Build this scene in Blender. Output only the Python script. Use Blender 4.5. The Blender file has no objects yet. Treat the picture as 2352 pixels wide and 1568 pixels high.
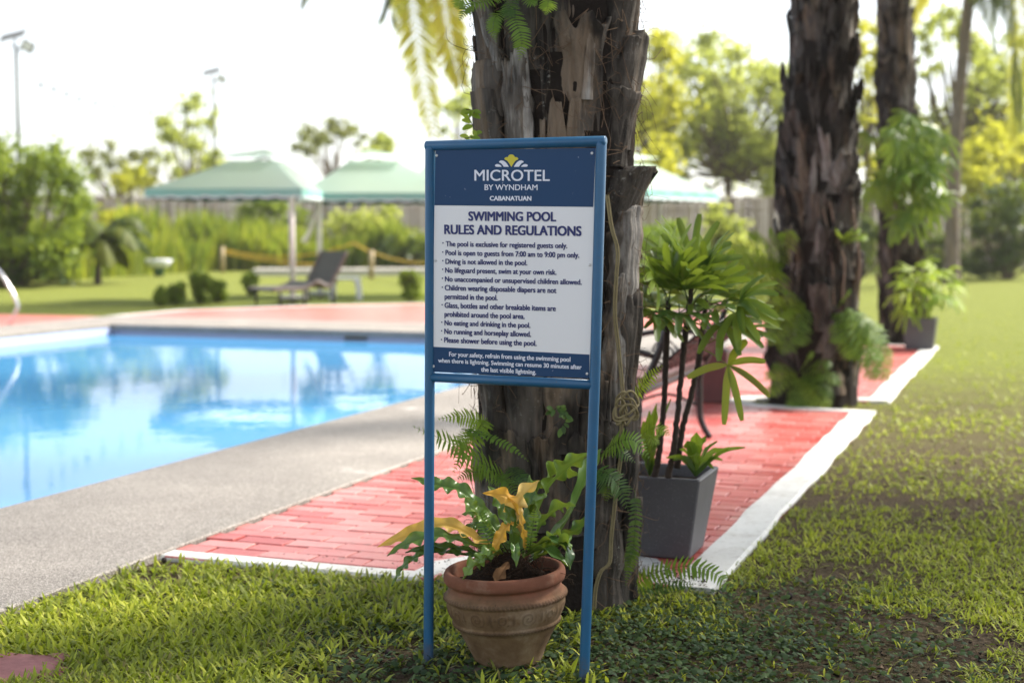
import bpy, math, random
import numpy as np
from mathutils import Vector
R = math.radians
SC = bpy.context.scene
COL = SC.collection
rng = np.random.default_rng(7)
random.seed(7)

# ------------------------------------------------------------------ camera
EYE, PITCH, FPX = 1.3, R(4.27), 3267.0
cam_d = bpy.data.cameras.new('camera'); cam = bpy.data.objects.new('camera', cam_d); COL.objects.link(cam)
cam.location = (0, 0, EYE); cam.rotation_euler = (R(90) - PITCH, 0, 0)
cam_d.sensor_width = 36; cam_d.lens = 50.0; cam_d.clip_start = 0.05; cam_d.clip_end = 3000
cam_d.dof.use_dof = True; cam_d.dof.focus_distance = 4.22; cam_d.dof.aperture_fstop = 2.2
SC.camera = cam

# ------------------------------------------------------------------ sky, sun, exposure
SUN_AZ, SUN_EL = 62.0, 44.0
wd = bpy.data.worlds.new('World'); SC.world = wd; wd.use_nodes = True
nt = wd.node_tree; nt.nodes.clear()
sky = nt.nodes.new('ShaderNodeTexSky'); sky.sky_type = 'NISHITA'; sky.sun_disc = False
sky.sun_elevation = R(SUN_EL); sky.sun_rotation = R(SUN_AZ); sky.dust_density = 1.2; sky.air_density = 1.0; sky.ozone_density = 1.0
hs = nt.nodes.new('ShaderNodeHueSaturation'); hs.inputs['Saturation'].default_value = 0.34
bg = nt.nodes.new('ShaderNodeBackground'); bg.inputs['Strength'].default_value = 0.105
wo = nt.nodes.new('ShaderNodeOutputWorld')
nt.links.new(sky.outputs[0], hs.inputs['Color']); nt.links.new(hs.outputs[0], bg.inputs['Color']); nt.links.new(bg.outputs[0], wo.inputs['Surface'])
sd = bpy.data.lights.new('sun', 'SUN'); sd.energy = 4.6; sd.angle = R(12); sd.color = (1, .93, .82)
so = bpy.data.objects.new('sun', sd); COL.objects.link(so)
sdir = Vector((math.sin(R(SUN_AZ)) * math.cos(R(SUN_EL)), math.cos(R(SUN_AZ)) * math.cos(R(SUN_EL)), math.sin(R(SUN_EL))))
so.rotation_euler = (-sdir).to_track_quat('-Z', 'Y').to_euler()
so.location = (0, 0, 30)
SC.view_settings.view_transform = 'Standard'; SC.view_settings.look = 'None'
SC.view_settings.exposure = 1.54; SC.view_settings.gamma = 1.0
SC.cycles.use_denoising = True
SC.cycles.max_bounces = 8; SC.cycles.transparent_max_bounces = 8; SC.cycles.caustics_reflective = False; SC.cycles.caustics_refractive = False
SC.cycles.sample_clamp_indirect = 6.0

# ------------------------------------------------------------------ helpers
CP, SP = math.cos(PITCH), math.sin(PITCH)
def ray(px, py):
    xc, yc = (px - 1176) / FPX, (784 - py) / FPX
    return np.array([xc, CP + yc * SP, yc * CP - SP])
def W(px, py, d):                       # point seen there at forward distance d
    r = ray(px, py); return np.array([0, 0, EYE]) + r * (d / r[1])
def G(px, py, z=0.0):                   # point on the level z
    r = ray(px, py); t = (z - EYE) / r[2]; return np.array([0, 0, EYE]) + r * t
UV_U = np.array([math.sin(R(20)), math.cos(R(20))]); UV_V = np.array([math.cos(R(20)), -math.sin(R(20))])
def uv(u, v, z=0.0):
    p = u * UV_U + v * UV_V; return np.array([p[0], p[1], z])
def to_uv(p): return np.stack([p[..., 0] * UV_U[0] + p[..., 1] * UV_U[1], p[..., 0] * UV_V[0] + p[..., 1] * UV_V[1]], -1)
def nrm(v):
    v = np.asarray(v, float); return v / np.maximum(np.linalg.norm(v, axis=-1, keepdims=True), 1e-9)

def _hash(ix, iy, iz, s):
    h = (ix.astype(np.int64) * 374761393 + iy.astype(np.int64) * 668265263 + iz.astype(np.int64) * 2147483647 + s * 974711) & 0xFFFFFFFF
    h = ((h ^ (h >> 13)) * 1274126177) & 0xFFFFFFFF
    h = ((h ^ (h >> 16)) * 2246822519) & 0xFFFFFFFF
    return ((h ^ (h >> 15)) & 0xFFFF) / 65535.0
def vn(p, s=0):
    p = np.asarray(p, float); i = np.floor(p); f = p - i; f = f * f * (3 - 2 * f)
    ix, iy, iz = i[..., 0], i[..., 1], i[..., 2]; o = 0
    for dx in (0, 1):
        for dy in (0, 1):
            for dz in (0, 1):
                w = (f[..., 0] if dx else 1 - f[..., 0]) * (f[..., 1] if dy else 1 - f[..., 1]) * (f[..., 2] if dz else 1 - f[..., 2])
                o = o + w * _hash(ix + dx, iy + dy, iz + dz, s)
    return o
def fbm(p, s=0, n=3):
    p = np.asarray(p, float); a = 0; w = 1.0; t = 0
    for k in range(n):
        a = a + w * (vn(p * 2 ** k, s + k) - .5); t += w; w *= .5
    return a / t

class MB:
    """collects pieces of one mesh"""
    def __init__(s): s.v = []; s.f = []; s.r = []; s.n = 0
    def add(s, V, F, rnd=0.5):
        V = np.asarray(V, float).reshape(-1, 3)
        fs = F if isinstance(F, list) else [F]
        for q in fs:
            q = np.asarray(q, int)
            if q.size: s.f.append(q + s.n)
        s.v.append(V); s.r.append(np.full(len(V), rnd) if np.isscalar(rnd) else np.asarray(rnd, float)); s.n += len(V); return s
    def build(s, name, mat, parent=None, smooth=True):
        V = np.concatenate(s.v); Rn = np.concatenate(s.r)
        if parent is not None:
            q = parent; off = np.zeros(3)
            while q is not None: off += np.array(q.location); q = q.parent
            V = V - off
        me = bpy.data.meshes.new(name); me.vertices.add(len(V)); me.vertices.foreach_set('co', V.ravel().astype(np.float32))
        tot = np.concatenate([np.full(len(q), q.shape[1]) for q in s.f]); li = np.concatenate([q.ravel() for q in s.f])
        st = np.concatenate([[0], np.cumsum(tot)[:-1]])
        me.loops.add(len(li)); me.loops.foreach_set('vertex_index', li.astype(np.int32))
        me.polygons.add(len(tot)); me.polygons.foreach_set('loop_start', st.astype(np.int32))
        me.update(calc_edges=True)
        me.polygons.foreach_set('use_smooth', np.full(len(tot), bool(smooth)))
        a = me.attributes.new('rnd', 'FLOAT', 'POINT'); a.data.foreach_set('value', Rn.astype(np.float32))
        me.validate(); me.materials.append(mat)
        o = bpy.data.objects.new(name, me); COL.objects.link(o)
        if parent is not None: o.parent = parent
        return o

def grid_faces(n, m, close_n=False):     # n rows of m columns
    i = np.arange(n if close_n else n - 1)[:, None]; j = np.arange(m - 1)[None, :]
    a = i * m + j; b = ((i + 1) % n) * m + j
    return np.stack([a, a + 1, b + 1, b], -1).reshape(-1, 4)
def grid(mb, P, rnd=.5, close_n=False):  # P (n,m,3)
    n, m = P.shape[:2]; mb.add(P.reshape(-1, 3), grid_faces(n, m, close_n), rnd if np.isscalar(rnd) else np.asarray(rnd).reshape(-1))
def curve(pts, n):                       # Catmull-Rom through points
    p = np.asarray(pts, float); p = np.vstack([2 * p[0] - p[1], p, 2 * p[-1] - p[-2]])
    k = len(p) - 3; t = np.linspace(0, k, n); i = np.minimum(t.astype(int), k - 1); f = (t - i)[:, None]
    a, b, c, d = p[i], p[i + 1], p[i + 2], p[i + 3]
    return .5 * (2 * b + (c - a) * f + (2 * a - 5 * b + 4 * c - d) * f ** 2 + (3 * b - a - 3 * c + d) * f ** 3)
def frames(P, up=(0, 0, 1)):
    T = nrm(np.gradient(P, axis=0)); S = np.cross(T, np.array(up, float))
    bad = np.linalg.norm(S, axis=1) < .05
    S[bad] = np.cross(T[bad], np.array([.3, 1., 0])); S = nrm(S)
    return T, S, np.cross(S, T)
def tube(mb, pts, r, k=8, n=None, rnd=.5, cap=True):
    P = curve(pts, n) if n else np.asarray(pts, float)
    m = len(P); T = nrm(np.gradient(P, axis=0)); S = np.zeros_like(P)
    a = np.array([0, 0, 1.]) if abs(T[0, 2]) < .9 else np.array([1., 0, 0])
    s = np.cross(T[0], a)
    for i in range(m):
        s = s - T[i] * s.dot(T[i]); s = s / np.linalg.norm(s); S[i] = s
    N = np.cross(T, S); rr = (np.full(m, r) if np.isscalar(r) else np.interp(np.linspace(0, 1, m), np.linspace(0, 1, len(r)), r))
    th = np.linspace(0, 2 * np.pi, k, endpoint=False)
    Q = P[:, None] + rr[:, None, None] * (np.cos(th)[None, :, None] * S[:, None] + np.sin(th)[None, :, None] * N[:, None])
    i = np.arange(m - 1)[:, None]; j = np.arange(k)[None, :]
    F = [np.stack([i * k + j, i * k + (j + 1) % k, (i + 1) * k + (j + 1) % k, (i + 1) * k + j], -1).reshape(-1, 4)]
    if cap: F += [np.arange(k)[::-1][None], ((m - 1) * k + np.arange(k))[None]]
    mb.add(Q.reshape(-1, 3), F, rnd)
def box(mb, c, s, rz=0.0, bev=0.0, rnd=.5, M=None, taper=1.0):
    hx, hy, hz = np.array(s) / 2.0; b = min(bev, hx * .9, hy * .9, hz * .9) if bev else 0
    def ring(z, x, y, cut):
        if not b: return [(-x, -y, z), (x, -y, z), (x, y, z), (-x, y, z)]
        return [(-x + cut, -y, z), (x - cut, -y, z), (x, -y + cut, z), (x, y - cut, z), (x - cut, y, z), (-x + cut, y, z), (-x, y - cut, z), (-x, -y + cut, z)]
    if b: Z = [(-hz, -b), (-hz + b, 0), (hz - b, 0), (hz, -b)]
    else: Z = [(-hz, 0), (hz, 0)]
    V = []
    for z, d in Z:
        k = 1 + (taper - 1) * (z + hz) / (2 * hz); V += ring(z, (hx + d) * k, (hy + d) * k, b)
    V = np.array(V); k = 8 if b else 4; n = len(Z)
    F = [np.array([[i * k + j, i * k + (j + 1) % k, (i + 1) * k + (j + 1) % k, (i + 1) * k + j] for i in range(n - 1) for j in range(k)]),
         np.arange(k)[::-1][None], ((n - 1) * k + np.arange(k))[None]]
    if M is not None: V = V @ np.asarray(M).T
    ca, sa = math.cos(rz), math.sin(rz); V = np.stack([V[:, 0] * ca - V[:, 1] * sa, V[:, 0] * sa + V[:, 1] * ca, V[:, 2]], -1)
    mb.add(V + np.array(c), F, rnd)
def bar(mb, a, b, w, h, up=(0, 0, 1), rnd=.5, bev=.003):      # rectangular bar from a to b
    a, b = np.asarray(a, float), np.asarray(b, float); T = b - a; L = np.linalg.norm(T); T = T / L
    S = np.cross(T, np.array(up, float)); S = S / np.linalg.norm(S); N = np.cross(S, T)
    box(mb, (a + b) / 2, (L, w, h), 0, bev, rnd, M=np.stack([T, S, N], 1))
def lathe(mb, prof, c=(0, 0, 0), k=48, rnd=.5):
    prof = np.asarray(prof, float); th = np.linspace(0, 2 * np.pi, k, endpoint=False)
    P = np.stack([np.cos(th)[:, None] * prof[None, :, 0], np.sin(th)[:, None] * prof[None, :, 0], np.broadcast_to(prof[None, :, 1], (k, len(prof)))], -1) + np.array(c)
    grid(mb, P, rnd, True)

def tag(o, label=None, cat=None, group=None, kind=None):
    if label: o['label'] = label
    if cat: o['category'] = cat
    if group: o['group'] = group
    if kind: o['kind'] = kind
    return o
def thing(name, loc, label, cat, group=None):
    o = bpy.data.objects.new(name, None); COL.objects.link(o); o.location = tuple(float(x) for x in loc); o.empty_display_size = .2
    return tag(o, label, cat, group)
def copy_tree(o, parent=None):
    c = o.copy(); COL.objects.link(c)
    if parent is not None: c.parent = parent
    for ch in list(o.children): copy_tree(ch, c)
    return c

# ------------------------------------------------------------------ materials
class NT:
    def __init__(s, name):
        s.m = bpy.data.materials.new(name); s.m.use_nodes = True; s.t = s.m.node_tree; s.t.nodes.clear()
        s.out = s.n('ShaderNodeOutputMaterial')
    def n(s, ty, **kw):
        x = s.t.nodes.new(ty)
        for k, v in kw.items():
            if k.startswith('i_'): x.inputs[k[2:].replace('_', ' ')].default_value = v
            else: setattr(x, k, v)
        return x
    def l(s, a, b): s.t.links.new(a, b)
    def coord(s, scale=(1, 1, 1), rz=0.0):
        g = s.n('ShaderNodeNewGeometry'); mp = s.n('ShaderNodeMapping'); mp.inputs['Scale'].default_value = scale; mp.inputs['Rotation'].default_value = (0, 0, rz)
        s.l(g.outputs['Position'], mp.inputs['Vector']); return mp.outputs[0]
    def noise(s, vec, scale, detail=4, rough=.55):
        x = s.n('ShaderNodeTexNoise'); x.inputs['Scale'].default_value = scale; x.inputs['Detail'].default_value = detail; x.inputs['Roughness'].default_value = rough
        s.l(vec, x.inputs['Vector']); return x.outputs[0]
    def ramp(s, fac, stops):
        x = s.n('ShaderNodeValToRGB'); e = x.color_ramp.elements
        while len(e) < len(stops): e.new(.5)
        for k, (p, c) in enumerate(stops): e[k].position = p; e[k].color = (*c, 1) if len(c) == 3 else c
        s.l(fac, x.inputs[0]); return x.outputs[0]
    def mix(s, fac, a, b, mode='MIX'):
        x = s.n('ShaderNodeMix'); x.data_type = 'RGBA'; x.blend_type = mode
        for sock, val in ((x.inputs[0], fac), (x.inputs[6], a), (x.inputs[7], b)):
            if hasattr(val, 'is_linked'): s.l(val, sock)
            elif isinstance(val, tuple): sock.default_value = (*val, 1) if len(val) == 3 else val
            else: sock.default_value = val
        return x.outputs[2]
    def math(s, op, a, b=0.0, clamp=False):
        x = s.n('ShaderNodeMath'); x.operation = op; x.use_clamp = clamp
        for k, v in ((0, a), (1, b)):
            if hasattr(v, 'is_linked'): s.l(v, x.inputs[k])
            else: x.inputs[k].default_value = v
        return x.outputs[0]
    def rnd(s):
        a = s.n('ShaderNodeAttribute'); a.attribute_name = 'rnd'; return a.outputs['Fac']
    def bump(s, h, strength=.5, dist=.01):
        b = s.n('ShaderNodeBump'); b.inputs['Strength'].default_value = strength; b.inputs['Distance'].default_value = dist; s.l(h, b.inputs['Height']); return b.outputs[0]
    def bsdf(s, col, rough=.6, spec=.5, metal=0.0, normal=None, finish=True):
        p = s.n('ShaderNodeBsdfPrincipled')
        for k, v in (('Base Color', col), ('Roughness', rough), ('Metallic', metal), ('Specular IOR Level', spec)):
            if hasattr(v, 'is_linked'): s.l(v, p.inputs[k])
            elif isinstance(v, tuple): p.inputs[k].default_value = (*v, 1)
            else: p.inputs[k].default_value = v
        if normal is not None: s.l(normal, p.inputs['Normal'])
        if finish: s.l(p.outputs[0], s.out.inputs[0])
        return p

def simple(name, col, rough=.6, spec=.5, metal=0.0, var=.25, scale=8.0, bump=0.0, bscale=None, bdist=.004):
    s = NT(name); c = s.coord(); nz = s.noise(c, scale)
    cc = s.mix(nz, tuple(x * (1 - var) for x in col), tuple(min(1, x * (1 + var)) for x in col))
    nm = s.bump(s.noise(c, bscale or scale * 6), bump, bdist) if bump else None
    s.bsdf(cc, rough, spec, metal, nm); return s.m

def leaf_mat(name, stops, trans=.45, rough=.45, tcol=None, scale=1.5, spec=.35):
    """stops: colours along the per-leaf random value; light passes through the leaf"""
    s = NT(name); r = s.rnd(); nz = s.noise(s.coord(), scale, 2)
    f = s.math('ADD', s.math('MULTIPLY', r, .75), s.math('MULTIPLY', nz, .3)); col = s.ramp(f, stops)
    p = s.bsdf(col, rough, spec, finish=False)
    tr = s.n('ShaderNodeBsdfTranslucent')
    tc = s.mix(.6, col, tcol or (.30, .36, .02)); s.l(tc, tr.inputs['Color'])
    mx = s.n('ShaderNodeMixShader'); mx.inputs[0].default_value = trans
    s.l(p.outputs[0], mx.inputs[1]); s.l(tr.outputs[0], mx.inputs[2]); s.l(mx.outputs[0], s.out.inputs[0]); return s.m

def bark_mat(name, dark=(.010, .008, .007), mid=(.085, .066, .052), light=(.27, .245, .22), lightness=.5, tint=None, charred=.72):
    s = NT(name); c = s.coord((1, 1, .12)); c2 = s.coord((1, 1, .35)); c3 = s.coord()
    g = s.noise(c, 46, 6, .65); b = s.noise(c2, 7, 4, .6); r = s.rnd()
    f = s.math('ADD', s.math('MULTIPLY', g, .55), s.math('MULTIPLY', b, .55))
    f = s.math('ADD', f, s.math('MULTIPLY', s.math('SUBTRACT', r, .5), .5))
    col = s.ramp(f, [(.36, dark), (.50, mid), (.66, tuple(x * 1.5 for x in mid)), (.86, light)])
    sp = s.ramp(s.noise(c3, 60, 5, .7), [(.58, (0, 0, 0)), (.66, (1, 1, 1))])     # lichen spots
    pm = s.ramp(s.noise(c3, 5, 3), [(.52, (0, 0, 0)), (.62, (1, 1, 1))])
    lm = s.math('MULTIPLY', s.math('MULTIPLY', sp, pm), lightness)
    col = s.mix(lm, col, (.36, .36, .33))
    ch = s.ramp(s.noise(s.coord((1, 1, .5)), 4.2, 4, .6), [(.50, (0, 0, 0)), (.60, (1, 1, 1))]); wm = s.ramp(s.noise(s.coord((1.3, 1.3, .22), .7), 6.5, 4, .6), [(.52, (0, 0, 0)), (.62, (1, 1, 1))])
    col = s.mix(s.math('MULTIPLY', wm, .55), col, s.mix(g, (.10, .065, .04), (.34, .25, .17))); col = s.mix(s.math('MULTIPLY', ch, charred), col, dark)
    if tint: col = s.mix(s.math('MULTIPLY', pm, .35), col, tint)
    nm = s.bump(s.math('ADD', g, s.math('MULTIPLY', s.noise(c3, 90, 4), .35)), .9, .010)
    s.bsdf(col, .85, .2, 0, nm); return s.m

M = {}
M['bark'] = bark_mat('palm_bark', dark=(.006, .005, .0045), mid=(.062, .053, .045), light=(.34, .32, .295), charred=.85)
M['bark_b'] = bark_mat('palm_bark_grey', lightness=.4, dark=(.009, .007, .006), mid=(.062, .053, .046), light=(.34, .32, .30))
M['core'] = simple('trunk_core', (.018, .014, .012), .95, .1, var=.5, scale=12, bump=.8, bscale=60, bdist=.01)
M['fibre'] = simple('palm_fibre', (.13, .085, .055), .9, .1, var=.5, scale=30)
M['coco'] = bark_mat('coconut_bark', dark=(.05, .04, .035), mid=(.13, .105, .09), light=(.26, .23, .2), lightness=.2, charred=.1)
M['wood'] = bark_mat('tree_bark', dark=(.03, .022, .015), mid=(.09, .07, .05), light=(.2, .17, .13), lightness=.1, charred=.2)
M['fern'] = leaf_mat('fern_green', [(.2, (.06, .13, .02)), (.6, (.13, .25, .035)), (.95, (.26, .38, .05))], .5, .5)
M['fern_dk'] = leaf_mat('fern_dark', [(.2, (.018, .055, .012)), (.6, (.04, .105, .02)), (.95, (.085, .165, .03))], .35, .45)
M['fern_lt'] = leaf_mat('fern_light', [(.2, (.15, .27, .03)), (.6, (.25, .40, .045)), (.95, (.38, .48, .07))], .55, .5)
M['nest'] = leaf_mat('nest_fern_green', [(.2, (.035, .095, .024)), (.55, (.08, .17, .032)), (.95, (.19, .29, .05))], .28, .33, spec=.5, scale=9)
M['nest_y'] = leaf_mat('nest_fern_yellow', [(.15, (.66, .32, .03)), (.5, (.74, .46, .09)), (.85, (.76, .62, .28))], .35, .5, tcol=(.7, .4, .03), scale=14)
M['rhap'] = leaf_mat('lady_palm_green', [(.15, (.04, .10, .025)), (.55, (.10, .20, .035)), (.95, (.26, .36, .05))], .45, .38, spec=.55, scale=3)
M['rhap_y'] = leaf_mat('lady_palm_yellowing', [(.15, (.16, .22, .02)), (.5, (.22, .27, .025)), (.9, (.36, .24, .05))], .45, .4, scale=14)
M['cane'] = simple('cane_brown', (.05, .035, .028), .8, .2, var=.5, scale=25, bump=.4, bscale=120)
M['tree_a'] = leaf_mat('tree_leaf', [(.15, (.18, .24, .06)), (.5, (.30, .36, .08)), (.95, (.46, .48, .12))], .65, .5, tcol=(.46, .50, .08), scale=.5)
M['tree_y'] = leaf_mat('tree_leaf_yellow', [(.15, (.20, .25, .02)), (.5, (.34, .37, .03)), (.95, (.52, .48, .05))], .6, .5, tcol=(.62, .6, .05), scale=.5)
M['tree_b'] = leaf_mat('tree_leaf_brown', [(.15, (.10, .115, .045)), (.5, (.17, .18, .07)), (.95, (.28, .26, .12))], .4, .5, scale=.5)
M['bush'] = leaf_mat('bush_leaf', [(.15, (.06, .11, .02)), (.5, (.15, .23, .03)), (.95, (.34, .40, .045))], .5, .5, scale=.8)
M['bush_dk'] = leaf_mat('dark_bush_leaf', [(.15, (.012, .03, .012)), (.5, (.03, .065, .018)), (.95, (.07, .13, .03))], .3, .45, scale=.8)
M['reed'] = leaf_mat('tall_plant_leaf', [(.1, (.07, .13, .03)), (.5, (.16, .24, .035)), (.95, (.45, .44, .06))], .45, .5, scale=.6)
M['grass'] = leaf_mat('grass_blade', [(.12, (.24, .20, .07)), (.3, (.16, .20, .03)), (.6, (.38, .43, .04)), (.95, (.66, .66, .07))], .4, .55, tcol=(.30, .40, .02), scale=2)
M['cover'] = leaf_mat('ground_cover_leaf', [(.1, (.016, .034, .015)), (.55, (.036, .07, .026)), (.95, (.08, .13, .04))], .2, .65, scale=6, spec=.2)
M['frond'] = leaf_mat('palm_frond', [(.1, (.035, .075, .02)), (.5, (.08, .13, .02)), (.95, (.24, .25, .03))], .5, .45, scale=.7)
M['frond_y'] = leaf_mat('palm_frond_yellow', [(.1, (.34, .38, .05)), (.5, (.58, .56, .09)), (.95, (.74, .66, .2))], .68, .5, tcol=(.8, .78, .16), scale=.7)
def litter():
    s = NT('leaf_litter'); col = s.ramp(s.rnd(), [(0, (.012, .009, .007)), (.5, (.04, .026, .017)), (.85, (.10, .065, .04)), (1, (.2, .14, .09))])
    s.bsdf(col, .85, .2); return s.m
M['litter'] = litter()
# ------------------------------------------------------------------ the setting
PV0, PV1, PU0, PU1 = -12.3, -4.45, -5.0, 17.1           # pool rectangle in (v, u)
CO = -3.25                                              # outer edge of the near coping
ZW = -0.115
def uvpoly(mb, pts, z, rnd=.5):
    mb.add(np.array([uv(u, v, z) for u, v in pts]), [np.arange(len(pts))[None]], rnd)
def inpoly(P, poly):
    x, y = P[:, 0], P[:, 1]; c = np.zeros(len(P), bool); n = len(poly)
    for i in range(n):
        x1, y1 = poly[i]; x2, y2 = poly[(i + 1) % n]
        if y1 == y2: continue
        k = ((y1 > y) != (y2 > y)) & (x < (x2 - x1) * (y - y1) / (y2 - y1) + x1); c ^= k
    return c

def ground_mat():
    s = NT('soil_and_lawn'); c = s.coord()
    n1 = s.noise(c, 3.0, 5); n2 = s.noise(c, 45, 4, .65); n3 = s.noise(c, 160, 3)
    soil = s.ramp(n2, [(.3, (.035, .023, .016)), (.55, (.10, .069, .048)), (.8, (.20, .145, .105))])
    gr = s.ramp(s.noise(c, 28, 4, .7), [(.3, (.085, .115, .022)), (.5, (.175, .20, .038)), (.75, (.28, .29, .075))])
    sep = s.n('ShaderNodeSeparateXYZ'); g = s.n('ShaderNodeNewGeometry'); s.l(g.outputs['Position'], sep.inputs[0])
    far = s.math('MULTIPLY', s.math('SUBTRACT', sep.outputs[1], 7.0), 1 / 9.0, True)
    f = s.math('ADD', s.math('MULTIPLY', far, .85), s.math('SUBTRACT', s.math('MULTIPLY', n1, .9), .28), True)
    f = s.math('MULTIPLY', f, s.math('ADD', .4, far), True)
    s.bsdf(s.mix(f, soil, gr), .95, .1, 0, s.bump(s.math('ADD', n2, s.math('MULTIPLY', n3, .4)), 1.0, .03)); return s.m
g = MB(); E = 500
us, vs = [-E, PU0, PU1, E], [-E, PV0, PV1, E]
for i in range(3):
    for j in range(3):
        if i == 1 and j == 1: continue
        uvpoly(g, [(us[i], vs[j]), (us[i], vs[j + 1]), (us[i + 1], vs[j + 1]), (us[i + 1], vs[j])], 0)
tag(g.build('ground', ground_mat(), None, False), kind='structure')

# pool: walls, floor, water
def tile_mat():
    s = NT('pool_wall_tile'); c = s.coord(); s.bsdf(s.mix(s.noise(c, 5), (.36, .40, .56), (.42, .46, .60)), .35, .5); return s.m
def floor_mat():
    s = NT('pool_floor_tile'); c = s.coord(); s.bsdf(s.mix(s.noise(c, 1.2), (.30, .68, .94), (.34, .72, .95)), .5, .3); return s.m
def water_mat():
    s = NT('pool_water'); c = s.coord((1, 1, 1)); a = s.noise(c, 2.2, 3); b = s.noise(c, 9, 2)
    nm = s.bump(s.math('ADD', a, s.math('MULTIPLY', b, .25)), .035, .05)
    fr = s.n('ShaderNodeFresnel'); fr.inputs['IOR'].default_value = 1.33; s.l(nm, fr.inputs['Normal'])
    gl = s.n('ShaderNodeBsdfGlossy'); gl.inputs['Roughness'].default_value = .015; s.l(nm, gl.inputs['Normal'])
    tr = s.n('ShaderNodeBsdfTransparent'); tr.inputs[0].default_value = (.86, .97, 1, 1)
    df = s.n('ShaderNodeBsdfDiffuse'); df.inputs[0].default_value = (.085, .345, .69, 1); bd = s.n('ShaderNodeMixShader'); bd.inputs[0].default_value = .84; s.l(tr.outputs[0], bd.inputs[1]); s.l(df.outputs[0], bd.inputs[2])
    mx = s.n('ShaderNodeMixShader'); s.l(fr.outputs[0], mx.inputs[0]); s.l(bd.outputs[0], mx.inputs[1]); s.l(gl.outputs[0], mx.inputs[2]); s.l(mx.outputs[0], s.out.inputs[0]); return s.m
b = MB(); uvpoly(b, [(PU0, PV0), (PU0, PV1), (PU1, PV1), (PU1, PV0)], -1.3)
tag(b.build('pool_floor', floor_mat(), None, False), kind='structure')
b = MB(); cs = [(PU0, PV0), (PU0, PV1), (PU1, PV1), (PU1, PV0)]
for i in range(4):
    (ua, va), (ub, vb) = cs[i], cs[(i + 1) % 4]
    for z0, z1 in ((-1.3, ZW - .02), (ZW - .02, -.01)):
        b.add(np.array([uv(ua, va, z0), uv(ub, vb, z0), uv(ub, vb, z1), uv(ua, va, z1)]), np.array([[0, 1, 2, 3]]))
wl = b.build('pool_wall', tile_mat(), None, False); wl.data.materials.append(bpy.data.materials['pool_floor_tile'])
for i, p in enumerate(wl.data.polygons): p.material_index = 1 if i % 2 == 0 else 0
tag(wl, kind='structure')
b = MB(); e = .0; uvpoly(b, [(PU0, PV0), (PU0, PV1), (PU1, PV1), (PU1, PV0)], ZW)
tag(b.build('pool_water', water_mat(), None, False), kind='structure')

def pebble_mat():
    s = NT('pebble_washout'); c = s.coord(); v = s.n('ShaderNodeTexVoronoi'); v.inputs['Scale'].default_value = 190; s.l(c, v.inputs['Vector'])
    sep = s.n('ShaderNodeSeparateColor'); s.l(v.outputs['Color'], sep.inputs[0])
    peb = s.ramp(sep.outputs[0], [(0, (.17, .155, .145)), (.3, (.30, .28, .262)), (.65, (.43, .405, .385)), (1, (.58, .56, .54))])
    d = s.ramp(v.outputs['Distance'], [(.25, (1, 1, 1)), (.6, (.5, .48, .46))])
    big = s.ramp(s.noise(c, 1.6, 5, .6), [(.35, (.82, .8, .78)), (.65, (1.05, 1.03, 1.0))])
    st = s.ramp(s.noise(c, .9, 5, .7), [(.62, (0, 0, 0)), (.72, (1, 1, 1))])
    col = s.mix(1.0, s.mix(1.0, peb, d, 'MULTIPLY'), big, 'MULTIPLY'); col = s.mix(s.math('MULTIPLY', st, .6), col, (.60, .58, .56))
    s.bsdf(col, .6, .4, 0, s.bump(v.outputs['Distance'], .5, .004)); return s.m
peb = pebble_mat(); ZC = .035
def slab(mb, u0, u1, v0, v1, z0, z1, bev=.007):
    c = uv((u0 + u1) / 2, (v0 + v1) / 2, (z0 + z1) / 2); box(mb, c, (abs(v1 - v0), abs(u1 - u0), z1 - z0), -R(20), bev)
b = MB(); slab(b, PU0 - 1.2, 18.9, PV1 - .03, CO, -.055, ZC)
slab(b, PU1 - .03, 18.9, PV0 - .03, PV1 - .03, -.055, ZC); slab(b, PU0 - 1.2, 18.9, PV0 - 1.3, PV0 - .03, -.055, ZC)
slab(b, PU0 - 1.2, PU0 + .03, PV0 - .03, PV1 - .03, -.055, ZC)
tag(b.build('pool_coping', peb, None, False), kind='structure')

# brick path with its notches round the two palms
OUT = [(4.80, CO - .02), (4.80, -2.14), (4.86, -2.08), (5.05, -2.07), (5.27, -1.92), (5.38, -1.65), (5.33, -1.43), (5.16, -1.33), (5.04, -1.30), (5.02, -1.05),
       (10.60, -1.03), (10.64, -1.55), (10.74, -1.92), (10.92, -2.08), (11.10, -2.0), (11.22, -1.7), (11.27, -1.0), (17.1, -0.97), (17.1, -2.3), (19.7, -2.3), (19.7, CO - .02)]
PATH = OUT + [(4.80, CO - .02)]
def brick_mat():
    s = NT('red_painted_brick'); c = s.coord(); r = s.rnd(); n1 = s.noise(c, 2.2, 4); n2 = s.noise(c, 40, 4, .7)
    f = s.math('ADD', s.math('MULTIPLY', r, .55), s.math('MULTIPLY', n1, .6))
    col = s.ramp(f, [(.2, (.33, .04, .034)), (.5, (.44, .085, .074)), (.85, (.52, .20, .185))])
    wear = s.ramp(n2, [(.56, (0, 0, 0)), (.72, (1, 1, 1))]); col = s.mix(s.math('MULTIPLY', wear, .42), col, (.52, .27, .25))
    dirt = s.ramp(s.noise(c, 14, 5, .7), [(.56, (0, 0, 0)), (.72, (1, 1, 1))]); col = s.mix(s.math('MULTIPLY', dirt, .7), col, (.20, .095, .07))
    rg = s.math('ADD', .20, s.math('MULTIPLY', n2, .26))
    s.bsdf(col, rg, .5, 0, s.bump(n2, .35, .006)); return s.m
bm = brick_mat()
base = MB(); uvpoly(base, OUT, .004)
mort = simple('brick_joint', (.13, .035, .02), .9, .1, var=.4, scale=40)
tag(base.build('path_bed', mort, None, False), kind='structure')
b = MB(); L, H = .232, .115; ctr = []
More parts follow.
